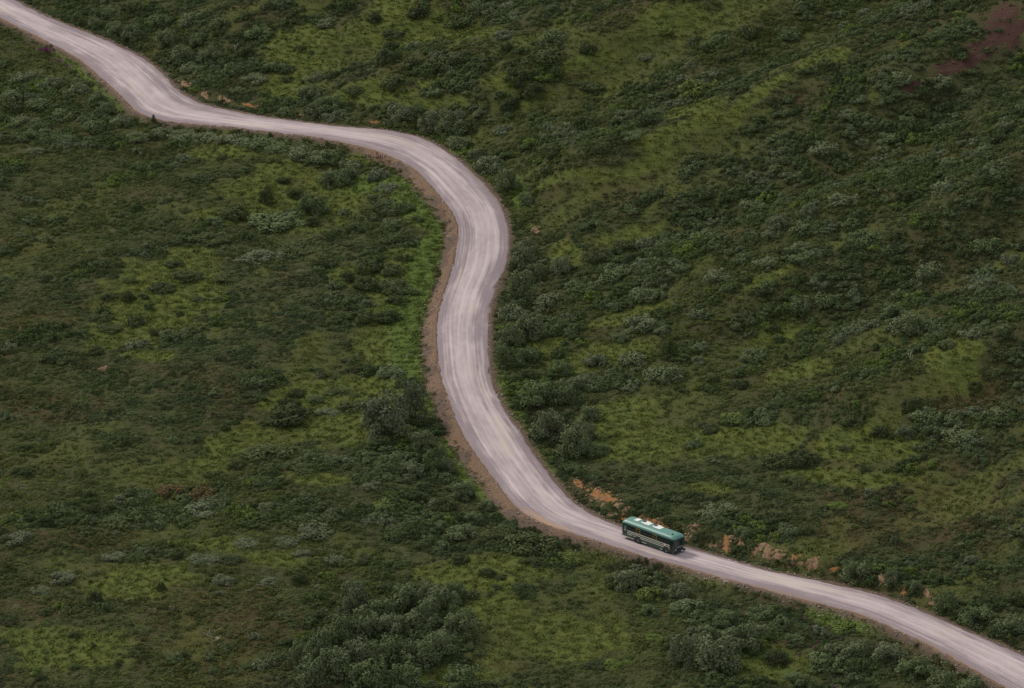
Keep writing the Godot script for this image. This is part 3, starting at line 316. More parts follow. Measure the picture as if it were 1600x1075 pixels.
func put(called: String, mesh: Mesh, mat: Material, parent: Node = null) -> MeshInstance3D:
	var o := MeshInstance3D.new()
	o.mesh = mesh
	o.material_override = mat
	o.cast_shadow = GeometryInstance3D.SHADOW_CASTING_SETTING_ON
	if parent == null:
		o.name = numbered(called)
		add_child(o)
	else:
		o.name = called
		parent.add_child(o, true)
	return o

func lin(r: float, g: float, b: float) -> Color:
	return Color(r, g, b).linear_to_srgb()

func paint(r: float, g: float, b: float, rough := 0.8, spec := 0.5) -> StandardMaterial3D:
	var m := StandardMaterial3D.new()
	m.albedo_color = lin(r, g, b)
	m.roughness = rough
	m.metallic_specular = spec
	return m

func leafmat(r: float, g: float, b: float) -> StandardMaterial3D:
	var m := paint(r, g, b, 0.85, 0.15)
	m.vertex_color_use_as_albedo = true
	m.cull_mode = BaseMaterial3D.CULL_DISABLED
	m.backlight = Color(0.22, 0.24, 0.12)
	return m

func noise_tex(freq: float, lo: float, hi: float, sd: int, oct := 4) -> NoiseTexture2D:
	var n := FastNoiseLite.new()
	n.seed = sd; n.frequency = freq; n.fractal_octaves = oct
	var t := NoiseTexture2D.new()
	t.width = 512; t.height = 512; t.seamless = true
	t.noise = n
	var g := Gradient.new()
	g.set_color(0, Color(lo, lo, lo)); g.set_color(1, Color(hi, hi, hi))
	t.color_ramp = g
	return t

func materials():
	M.willow = [leafmat(.144, .176, .088), leafmat(.122, .158, .072), leafmat(.156, .182, .100)]
	M.dark = [leafmat(.074, .094, .040), leafmat(.062, .080, .036), leafmat(.084, .104, .044)]
	M.silver = [leafmat(.142, .166, .098), leafmat(.128, .152, .086)]
	M.bright = [leafmat(.124, .176, .044), leafmat(.134, .170, .050)]
	M.russet = [leafmat(.130, .098, .046)]
	M.bark = paint(.10, .085, .07, .9, .3)
	M.carpet = leafmat(1, 1, 1)
	M.green = paint(.008, .048, .034, .35)
	M.green.clearcoat_enabled = true; M.green.clearcoat = 0.6; M.green.clearcoat_roughness = 0.12
	M.roof = paint(.092, .245, .210, .42)
	M.roof.clearcoat_enabled = true; M.roof.clearcoat = 0.3; M.roof.clearcoat_roughness = 0.45
	M.cream = paint(.72, .68, .56, .45)
	M.white = paint(.82, .82, .80, .5)
	M.glass = paint(.010, .012, .016, .08, .5)
	M.rubber = paint(.022, .022, .023, .85)
	M.rim = paint(.16, .16, .165, .5)
	M.black = paint(.018, .019, .021, .5)
	M.yellow = paint(.50, .34, .05, .5)
	M.chrome = paint(.55, .56, .57, .25); M.chrome.metallic = 0.8
	M.grey = paint(.16, .18, .18, .6)
	M.amber = paint(.55, .22, .02, .3)
	M.red = paint(.35, .02, .02, .3)

func field(a: PackedFloat32Array, x: float, z: float) -> float:
	var fx := clampf((x - X0) / DX, 0.0, nx - 1.001)
	var fz := clampf((z - Z0) / DZ, 0.0, nz - 1.001)
	var i := int(fx)
	var j := int(fz)
	fx -= i
	fz -= j
	var k := j * nx + i
	return lerpf(lerpf(a[k], a[k + 1], fx), lerpf(a[k + nx], a[k + nx + 1], fx), fz)

func ground_y(x: float, z: float) -> float:
	return field(hgt, x, z)

func base_height(x: float, z: float) -> float:
	var u := .884 * x - .467 * z
	var v := .467 * x + .884 * z
	var t := (u - 18.0) / 12.0
	var b := 0.05 * u + 0.34 * 12.0 * (t if t > 30.0 else log(1.0 + exp(t)))
	if b > 0.0:
		b = 80.0 * (1.0 - exp(-b / 80.0))
	var n := .55 * sin(x * .11 + 1.3) * sin(z * .07 + .4) + .35 * sin((x * .8 + z * .35) * .19 + 2.0) + .25 * sin(z * .16 - x * .12 + .7)
	n += smoothstep(8.0, 45.0, u) * (2.3 * sin(v * .11 + .8 * sin(u * .05)) + .9 * sin(v * .27 + 1.1 * sin(u * .07) + 2.0))
	return b + n * exp(-(x * x + z * z) / 90000.0)

func add_zone(a: PackedFloat32Array, list: Array, ragged: float):
	for e in list:
		var c := Vector2(e[0], e[1])
		var p := Vector2(e[2], e[3])
		var q := Vector2(e[4], e[5])
		var det := p.x * q.y - p.y * q.x
		var wx: float = (absf(p.x) + absf(q.x)) * 1.5
		var wz: float = (absf(p.y) + absf(q.y)) * 1.5
		for j in range(maxi(0, int((c.y - wz - Z0) / DZ)), mini(nz, int((c.y + wz - Z0) / DZ) + 2)):
			for i in range(maxi(0, int((c.x - wx - X0) / DX)), mini(nx, int((c.x + wx - X0) / DX) + 2)):
				var x := X0 + i * DX
				var z := Z0 + j * DZ
				var dx := x - c.x
				var dz := z - c.y
				var s := (dx * q.y - dz * q.x) / det
				var t := (dz * p.x - dx * p.y) / det
				var r := sqrt(s * s + t * t)
				if r > 1.5:
					continue
				var v := clampf((1.12 - r + ragged * noise_b.get_noise_2d(x, z * .8)) * 2.6 + .3, 0.0, 1.0)
				var k := j * nx + i
				if v > a[k]:
					a[k] = v

func survey():
	nx = int((X1 - X0) / DX) + 1
	nz = int((Z1 - Z0) / DZ) + 1
	var n := nx * nz
	for a in [hgt, edge, side, bankw, f_meadow, f_lush, f_scrub, f_brown, f_bare]:
		a.resize(n)
	var near := PackedFloat32Array()
	near.resize(n)
	near.fill(1e6)
	var si := PackedFloat32Array()
	si.resize(n)
	edge.fill(60.0)
	for i in STATIONS.size() - 1:
		var a := Vector2(STATIONS[i][0], STATIONS[i][1])
		var d := Vector2(STATIONS[i + 1][0], STATIONS[i + 1][1]) - a
		var l2 := d.length_squared()
		for j in range(maxi(0, int((a.y - 23 - Z0) / DZ)), mini(nz, int((a.y + 23 - Z0) / DZ))):
			var z := Z0 + j * DZ
			for c in range(maxi(0, int((a.x - 23 - X0) / DX)), mini(nx, int((a.x + 23 - X0) / DX))):
				var x := X0 + c * DX
				var t := clampf(((x - a.x) * d.x + (z - a.y) * d.y) / l2, 0.0, 1.0)
				var ex := x - a.x - t * d.x
				var ez := z - a.y - t * d.y
				var dd := ex * ex + ez * ez
				var k := j * nx + c
				if dd < near[k]:
					near[k] = dd
					si[k] = i + t
					side[k] = 1.0 if ex * d.y - ez * d.x > 0.0 else -1.0
	for j in nz:
		for i in nx:
			var k := j * nx + i
			var x := X0 + i * DX
			var z := Z0 + j * DZ
			var b := base_height(x, z)
			if near[k] < 23.0 * 23.0:
				var s := int(si[k])
				var t := si[k] - s
				var A: Array = STATIONS[s]
				var B: Array = STATIONS[mini(s + 1, STATIONS.size() - 1)]
				var hill := side[k] > 0.0
				var w: float = lerpf(A[4], B[4], t) if hill else lerpf(A[3], B[3], t)
				var e := sqrt(near[k]) - w
				edge[k] = e
				bankw[k] = lerpf(A[6], B[6], t)
				var h: float = lerpf(A[2], B[2], t)
				var cut: float = lerpf(A[5], B[5], t)
				if hill:
					h += -.18 * smoothstep(0.0, 1.2, e) + cut * smoothstep(1.4, 4.6, e)
				else:
					h += -1.15 * smoothstep(.2, 2.4, e)
				var m := 1.0 if e < 0.0 else 1.0 - smoothstep(1.5, 15.0, e)
				if e < 0.3:
					h -= 0.22 * (1.0 - smoothstep(-.5, .3, e))
				b = h * m + b * (1.0 - m)
			if edge[k] > 1.5:
				b += (.16 * noise_b.get_noise_2d(x * 1.7, z * 1.7) + .28 * noise_b.get_noise_2d(x * .5 + 40.0, z * .5)) * smoothstep(1.5, 4.0, edge[k])
			hgt[k] = b
			var u := .884 * x - .467 * z
			var v := .467 * x + .884 * z
			# thicker scrub on the hill, in strips that run down the fall line
			var strip := noise_a.get_noise_2d(v * 1.5, u * .45)
			f_scrub[k] = clampf(.14 + .34 * smoothstep(5.0, 45.0, u) + 1.5 * strip, 0.0, .85)
			f_meadow[k] = clampf(-.22 + 1.5 * noise_a.get_noise_2d(x * .9 + 300.0, z * .7) - .12 * smoothstep(10.0, 45.0, u), 0.0, .7)
			f_meadow[k] = maxf(f_meadow[k], clampf(-strip * 2.6 - .35, 0.0, .6) * smoothstep(0.0, 25.0, u))
			f_brown[k] = clampf(1.4 * noise_a.get_noise_2d(x * .9 - 200.0, z * .9 + 77.0) - .12, 0.0, .6)
	var thick := PackedFloat32Array()
	thick.resize(n)
	add_zone(thick, SCRUB, .9)
	for k in n:
		f_meadow[k] *= 1.0 - .85 * thick[k]
		f_scrub[k] = maxf(f_scrub[k], thick[k])
	add_zone(f_meadow, MEADOW, .55)
	add_zone(f_lush, LUSH, .5)
	add_zone(f_brown, BROWN, .9)
	var soil_spots := []
	for e in BARE_EARTH:
		if e[1] != "y": soil_spots.append(e.slice(2))
	add_zone(f_bare, soil_spots, .9)

# ---------------------------------------------------------------- ground, road, banks
func build_ground():
	var xs := PackedFloat32Array()
	var zs := PackedFloat32Array()
	for k in range(12, 0, -1):
		xs.append(X0 - 6.0 * pow(1.72, k)); zs.append(Z0 - 6.0 * pow(1.72, k))
	for i in nx: xs.append(X0 + i * DX)
	for j in nz: zs.append(Z0 + j * DZ)
	for k in range(1, 13):
		xs.append(X1 + 6.0 * pow(1.72, k)); zs.append(Z1 + 6.0 * pow(1.72, k))
	var w := xs.size()
	var d := zs.size()
	var pos := PackedVector3Array(); pos.resize(w * d)
	var nor := PackedVector3Array(); nor.resize(w * d)
	var col := PackedColorArray(); col.resize(w * d)
	var idx := PackedInt32Array()
	for j in d:
		for i in w:
			var x := xs[i]
			var z := zs[j]
			var inside := x >= X0 and x <= X1 and z >= Z0 and z <= Z1
			var y := ground_y(x, z) if inside else base_height(x, z)
			pos[j * w + i] = Vector3(x, y, z)
			var c := Color(.034, .034, .018)
			if inside:
				var n := noise_b.get_noise_2d(x * 1.3, z * 1.3)
				c = Color(.074, .082, .032).lerp(Color(.070, .070, .034), clampf(.5 + 1.2 * noise_b.get_noise_2d(x * .6 + 90.0, z * .6), 0, 1))
				c = c.lerp(Color(.090, .066, .034), field(f_brown, x, z) * .7)
				c = c.lerp(Color(.132, .150, .038).lerp(Color(.104, .134, .036), clampf(.5 + n, 0, 1)), field(f_meadow, x, z))
				c = c.lerp(Color(.118, .170, .040), field(f_lush, x, z))
				var e := field(edge, x, z)
				c = c.lerp(Color(.17, .12, .095), 1.0 - smoothstep(.2, 1.0 + n, e - (field(bankw, x, z) * .8 if field(side, x, z) < 0.0 else .3)))
			col[j * w + i] = c * 1.12
	for j in d:
		for i in w:
			var a := pos[j * w + maxi(i - 1, 0)]
			var b := pos[j * w + mini(i + 1, w - 1)]
			var e := pos[maxi(j - 1, 0) * w + i]
			var f := pos[mini(j + 1, d - 1) * w + i]
			nor[j * w + i] = (f - e).cross(b - a).normalized()
	idx.resize((w - 1) * (d - 1) * 6)
	var q := 0
	for j in d - 1:
		for i in w - 1:
			var k := j * w + i
			idx[q] = k; idx[q + 1] = k + 1; idx[q + 2] = k + w
			idx[q + 3] = k + 1; idx[q + 4] = k + w + 1; idx[q + 5] = k + w
			q += 6
	var arr := []
	arr.resize(Mesh.ARRAY_MAX)
	arr[Mesh.ARRAY_VERTEX] = pos
	arr[Mesh.ARRAY_NORMAL] = nor
	arr[Mesh.ARRAY_COLOR] = col
	arr[Mesh.ARRAY_INDEX] = idx
	var mesh := ArrayMesh.new()
	mesh.add_surface_from_arrays(Mesh.PRIMITIVE_TRIANGLES, arr)
	var m := StandardMaterial3D.new()
	m.vertex_color_use_as_albedo = true
	m.roughness = 0.95
	m.metallic_specular = 0.2
	m.albedo_texture = noise_tex(.03, .66, 1.0, 5, 5)
	m.uv1_triplanar = true
	m.uv1_world_triplanar = true
	m.uv1_scale = Vector3(.11, .11, .11)
	var o := put("ground", mesh, m)
	tag(o, "tundra ground of moss, soil and grass under the low shrubs", "", "", "structure")

func station(s: float) -> Array:
	# centre, unit normal towards the hill, half widths, cut
	var i := clampi(int(s), 0, STATIONS.size() - 2)
	var t := s - i
	var A: Array = STATIONS[i]
	var B: Array = STATIONS[i + 1]
	var P: Array = STATIONS[maxi(i - 1, 0)]
	var Q: Array = STATIONS[mini(i + 2, STATIONS.size() - 1)]
	var d0 := Vector2(B[0] - P[0], B[1] - P[1]).normalized()
	var d1 := Vector2(Q[0] - A[0], Q[1] - A[1]).normalized()
	var d := d0.lerp(d1, t).normalized()
	return [Vector3(lerpf(A[0], B[0], t), lerpf(A[2], B[2], t), lerpf(A[1], B[1], t)), Vector3(d.y, 0, -d.x), lerpf(A[3], B[3], t), lerpf(A[4], B[4], t), lerpf(A[6], B[6], t)]

func strip_mesh(rows: Array, uvs: Array) -> ArrayMesh:
	# rows of equal length, a smooth sheet
	var st := SurfaceTool.new()
	st.begin(Mesh.PRIMITIVE_TRIANGLES)
	st.set_smooth_group(0)
	var w: int = rows[0].size()
	for r in rows.size():
		for c in w:
			st.set_uv(uvs[r][c])
			st.add_vertex(rows[r][c])
	for r in rows.size() - 1:
		for c in w - 1:
			var k := r * w + c
			for t in [k, k + w, k + 1, k + 1, k + w, k + w + 1]:
				st.add_index(t)
	st.generate_normals()
	return st.commit()

func build_road():
	var rows := []
	var uvs := []
	var n := (STATIONS.size() - 1) * 2
	for k in n + 1:
		var s := station(k * .5 if k < n else STATIONS.size() - 1.001)
		var row := PackedVector3Array()
		var uv := PackedVector2Array()
		for c in 29:
			var f := c / 28.0
			var a: float = lerpf(-s[2] - .25, s[3] + .25, f)
			if c < 2: a -= .45 * noise_b.get_noise_2d(k * 1.3, 7.0) + .3 * noise_b.get_noise_2d(k * 4.0, 17.0)
			if c > 26: a += .45 * noise_b.get_noise_2d(k * 1.3, 77.0) + .3 * noise_b.get_noise_2d(k * 4.0, 87.0)
			var p: Vector3 = s[0] + s[1] * a
			var x := absf(f * 2.0 - 1.0)
			p.y += .03 - .10 * x * x * x + .02 * noise_b.get_noise_2d(a * 6.0, k * .5) - (.16 if c == 0 or c == 28 else 0.0)
			row.append(p)
			uv.append(Vector2(f, k * 1.1 / 430.0))
		rows.append(row)
		uvs.append(uv)
	var W := 512
	var H := 2048
	var img := Image.create(W, H, false, Image.FORMAT_RGB8)
	var s1 := FastNoiseLite.new(); s1.seed = 3; s1.frequency = .02; s1.fractal_octaves = 3
	var s2 := FastNoiseLite.new(); s2.seed = 4; s2.frequency = .09; s2.fractal_octaves = 2
	var s3 := FastNoiseLite.new(); s3.seed = 5; s3.frequency = .010; s3.fractal_octaves = 3
	var s4 := FastNoiseLite.new(); s4.seed = 6; s4.frequency = .15; s4.fractal_octaves = 3
	var loose := Color(.262, .212, .232)
	var packed := Color(.545, .462, .470)
	var soil := Color(.245, .180, .150)
	for y in H:
		var yy := y * 4.77
		for x in W:
			var u := x / float(W)
			var wander := 7.0 * s3.get_noise_1d(yy * .25)
			var streak := s1.get_noise_2d((x + wander) * 1.6, yy * .035)
			var fine := s2.get_noise_2d((x + wander) * 1.5, yy * .03)
			var grain := s4.get_noise_2d(x * 1.0, yy * .35)
			var c := absf(u - .5 - .10 * s3.get_noise_1d(yy * .12 + 900.0) - .07 * smoothstep(.60, .78, y / float(H))) * 2.0
			# packed running surface, loose windrows outside it, the border wanders
			var run := clampf((.74 - c + .22 * s3.get_noise_2d(x * .6, yy * .10) + .25 * streak + .20 * s3.get_noise_2d(x * 1.2 + 700.0, yy * .45)) * 2.6, 0.0, 1.0)
			var tracks := 0.0
			for tr: float in [.27, .43, .60, .74]:
				var off: float = (u - tr - .035 * s3.get_noise_2d(tr * 900.0, yy * .10)) / .030
				tracks += exp(-off * off) * clampf(.6 + 1.6 * s3.get_noise_2d(tr * 500.0 + 40.0, yy * .12), 0.0, 1.0)
			var k := clampf(run * (.60 + .30 * tracks) + .22 * streak + .06 * fine + .24 * grain + .30 * s3.get_noise_2d(x * .42, yy * .30) + .16 * s3.get_noise_2d(x * 1.5, yy * 1.2), 0.0, 1.0)
			var col := loose.lerp(packed, k)
			var dirt := clampf((c - .90 + .16 * s3.get_noise_2d(x * .5 + 90.0, yy * .25) + .08 * grain) * 7.0, 0.0, 1.0)
			col = col.lerp(soil, dirt * .75)
			var patch := clampf(s3.get_noise_2d(x * .35 + 300.0, yy * .12) * 2.4 - .25, 0.0, 1.0)
			col = col.lerp(Color(.55, .475, .415), patch * run * .55)
			# ochre soil spilled on the valley shoulder just before the bus
			var ox := (yy / 4.77 - OCHRE_V * H) / 34.0
			var spill := clampf((1.0 - ox * ox - absf(u - .10) * 7.0 + 1.1 * s3.get_noise_2d(x * 1.6, yy * .5) + .6 * grain) * 1.1, 0.0, 1.0)
			col = col.lerp(Color(.42, .27, .15), spill * .65)
			img.set_pixel(x, y, col.linear_to_srgb())
	var m := StandardMaterial3D.new()
	m.albedo_texture = ImageTexture.create_from_image(img)
	m.roughness = .9
	m.metallic_specular = .3
	var o := put("road", strip_mesh(rows, uvs), m)
	tag(o, "pale pinkish grey gravel road winding through the tundra", "", "", "structure")

func build_banks():
	var soil := StandardMaterial3D.new()
	soil.albedo_color = lin(.520, .345, .235)
	soil.albedo_texture = noise_tex(.05, .22, 1.0, 8, 5)
	soil.uv1_triplanar = true; soil.uv1_world_triplanar = true
	soil.uv1_scale = Vector3(.22, .22, .22)
	soil.roughness = .95; soil.metallic_specular = .2
	var gravelly: StandardMaterial3D = soil.duplicate()
	gravelly.albedo_color = lin(.370, .270, .200)
	for sgn in [-1, 1]:
		var rows := []
		var uvs := []
		var n := (STATIONS.size() - 1) * 3
		for k in n + 1:
			var s := station(k / 3.0 if k < n else STATIONS.size() - 1.001)
			var row := PackedVector3Array()
			var uv := PackedVector2Array()
			var wide: float = (s[4] if sgn < 0 else .85) * (.74 + .7 * noise_b.get_noise_2d(k * .9, 50.0 * sgn) + .8 * noise_b.get_noise_2d(k * 3.1, 90.0 * sgn) + .9 * noise_a.get_noise_2d(k * 1.1, 20.0 * sgn))
			for c in 10:
				var f := c / 9.0
				var a: float = (s[2] if sgn < 0 else s[3]) - .15 + f * (wide + .15)
				var p: Vector3 = s[0] + s[1] * a * sgn
				var lump := .13 * noise_b.get_noise_2d(p.x * 7.0, p.z * 7.0) + .12 * noise_b.get_noise_2d(p.x * 3.0, p.z * 3.0)
				if c == 0:
					p.y -= .14
				else:
					p.y = maxf(ground_y(p.x, p.z), p.y - 1.3) + (.10 + lump) * (1.0 - f * f) - .05 * f - (.12 if c == 9 else 0.0)
				row.append(p)
				uv.append(Vector2(f, k))
			if sgn > 0:
				row.reverse()
				uv.reverse()
			rows.append(row)
			uvs.append(uv)
		for r in rows:
			r.reverse()
		var o := put("road_embankment" if sgn < 0 else "road_verge", strip_mesh(rows, uvs), soil if sgn < 0 else gravelly)
		tag(o, "reddish brown earth embankment along the valley edge of the road" if sgn < 0 else "narrow strip of brown dirt along the hill edge of the road", "", "", "structure")

func build_bare_earth():
	var rng := RandomNumberGenerator.new()
	rng.seed = 77
	var tex := noise_tex(.06, .42, 1.0, 9, 5)
	var mats := {}
	for kv in [["r", [.150, .082, .066]], ["o", [.600, .300, .130]], ["t", [.500, .320, .200]], ["y", [.380, .235, .135]]]:
		var m := StandardMaterial3D.new()
		m.albedo_color = lin(kv[1][0], kv[1][1], kv[1][2])
		m.albedo_texture = tex
		m.uv1_triplanar = true; m.uv1_world_triplanar = true
		m.uv1_scale = Vector3(.3, .3, .3)
		m.roughness = .95; m.metallic_specular = .2
		mats[kv[0]] = m
	var spots := BARE_EARTH.duplicate()
	for k in 44:
		# broken streaks of soil along the cut above the lower road
		var s := station(lerpf(CUT_FROM, CUT_TO, rng.randf()))
		var p: Vector3 = s[0] + s[1] * (s[3] + rng.randf_range(1.9, 4.4))
		var w := rng.randf_range(.35, .95)
		var along := Vector2(-s[1].z, s[1].x).rotated(rng.randf_range(-.5, .5)) * w * rng.randf_range(1.0, 2.2)
		var down := Vector2(s[1].x, s[1].z).rotated(rng.randf_range(-.4, .4)) * w * rng.randf_range(.8, 1.8)
		spots.append(["eroded_bank", ["t", "t", "o"][k % 3], p.x, p.z, along.x, along.y, down.x, down.y])
	for e in spots:
		var rows := []
		var uvs := []
		var n := 34 if Vector2(e[4], e[5]).length() > 1.3 else 16
		var p := Vector2(e[4], e[5])
		var q := Vector2(e[6], e[7])
		for j in n + 1:
			var row := PackedVector3Array()
			var uv := PackedVector2Array()
			for i in n + 1:
				var s := (i / float(n) * 2.0 - 1.0) * 1.35
				var t := (j / float(n) * 2.0 - 1.0) * 1.35
				var at := Vector2(e[2], e[3]) + p * s + q * t
				var r := sqrt(s * s + t * t)
				var y := ground_y(at.x, at.y)
				var ed := field(edge, at.x, at.y)
				if ed < .3:
					y += .2
				var lump := .24 * noise_b.get_noise_2d(at.x * 2.2, at.y * 2.2) + .30 * noise_b.get_noise_2d(at.x * 8.0, at.y * 7.0)
				lump *= .55 if e[1] == "r" else 1.0
				var up := (.07 if e[1] != "y" else .06) + lump * (1.0 if e[1] != "y" else .5)
				y += up - .32 * smoothstep(.35, 1.3, r)
				row.append(Vector3(at.x, y, at.y))
				uv.append(Vector2(s, t))
			rows.append(row)
			uvs.append(uv)
		if p.x * q.y - p.y * q.x < 0.0:
			for r in rows: r.reverse()
		for r in rows: r.reverse()
		var o := put(e[0], strip_mesh(rows, uvs), mats[e[1]])
		tag(o, {"r": "dark red bare scree on the upper hillside", "o": "orange bare soil on the cut bank above the road", "t": "tan bare soil showing between the plants", "y": "ochre stain of soil on the road shoulder"}[e[1]], "", "", "structure")

# ---------------------------------------------------------------- the bus: forward +x, its door side +z, wheels on y = 0
func box(st: SurfaceTool, c: Vector3, s: Vector3, ch := 0.015):
	# a box with chamfered edges along every side
	var h := s * .5
	ch = minf(ch, minf(h.x, minf(h.y, h.z)) * .6)
	for ax in 3:
		for sg in [-1.0, 1.0]:
			var u := (ax + 1) % 3
			var v := (ax + 2) % 3
			var q := []
			for k in [[-1, -1], [1, -1], [1, 1], [-1, 1]]:
				var p := Vector3.ZERO
				p[ax] = sg * h[ax]
				p[u] = k[0] * (h[u] - ch)
				p[v] = k[1] * (h[v] - ch)
				q.append(p + c)
			quad(st, q[0], q[1], q[2], q[3], sg > 0)
			for s2 in [-1.0, 1.0]:
				# chamfer between the faces ax and u
				var e := []
				for k in [-1, 1]:
					var a := Vector3.ZERO
					a[ax] = sg * h[ax]; a[u] = s2 * (h[u] - ch); a[v] = k * (h[v] - ch)
					var b := Vector3.ZERO
					b[ax] = sg * (h[ax] - ch); b[u] = s2 * h[u]; b[v] = k * (h[v] - ch)
					e.append(a + c); e.append(b + c)
				quad(st, e[0], e[1], e[3], e[2], sg * s2 > 0)

func quad(st: SurfaceTool, a: Vector3, b: Vector3, c: Vector3, d: Vector3, flip := false):
	for p in ([a, c, b, a, d, c] if flip else [a, b, c, a, c, d]):
		st.add_vertex(p)

func begin() -> SurfaceTool:
	var st := SurfaceTool.new()
	st.begin(Mesh.PRIMITIVE_TRIANGLES)
	st.set_smooth_group(-1)
	return st

func done(st: SurfaceTool) -> ArrayMesh:
	st.generate_normals()
	return st.commit()

func boxpart(called: String, c: Vector3, s: Vector3, mat: Material, parent: Node, ch := 0.015) -> MeshInstance3D:
	var st := begin()
	box(st, Vector3.ZERO, s, ch)
	var o := put(called, done(st), mat, parent)
	o.position = c
	return o

func ring(st: SurfaceTool, prof: Array, seg: int):
	# lathe about the z axis: prof holds Vector2(radius, z)
	for k in prof.size() - 1:
		for i in seg:
			var a := TAU * i / seg
			var b := TAU * (i + 1) / seg
			var p: Vector2 = prof[k]
			var q: Vector2 = prof[k + 1]
			quad(st, Vector3(cos(a) * p.x, sin(a) * p.x, p.y), Vector3(cos(b) * p.x, sin(b) * p.x, p.y), Vector3(cos(b) * q.x, sin(b) * q.x, q.y), Vector3(cos(a) * q.x, sin(a) * q.x, q.y))

func loft(sections: Array, close_ends: bool, smooth: bool) -> ArrayMesh:
	var st := SurfaceTool.new()
	st.begin(Mesh.PRIMITIVE_TRIANGLES)
	st.set_smooth_group(0 if smooth else -1)
	for k in sections.size() - 1:
		var A: Array = sections[k]
		var B: Array = sections[k + 1]
		for i in A.size() - 1:
			quad(st, A[i], B[i], B[i + 1], A[i + 1])
	if close_ends:
		st.set_smooth_group(-1)
		for sct in [sections[0], sections[-1]]:
			var c := Vector3.ZERO
			for p in sct: c += p
			c /= sct.size()
			for i in sct.size() - 1:
				var t := [sct[i], sct[i + 1], c] if sct == sections[0] else [sct[i + 1], sct[i], c]
				for p in t: st.add_vertex(p)
	st.generate_normals()
	return st.commit()

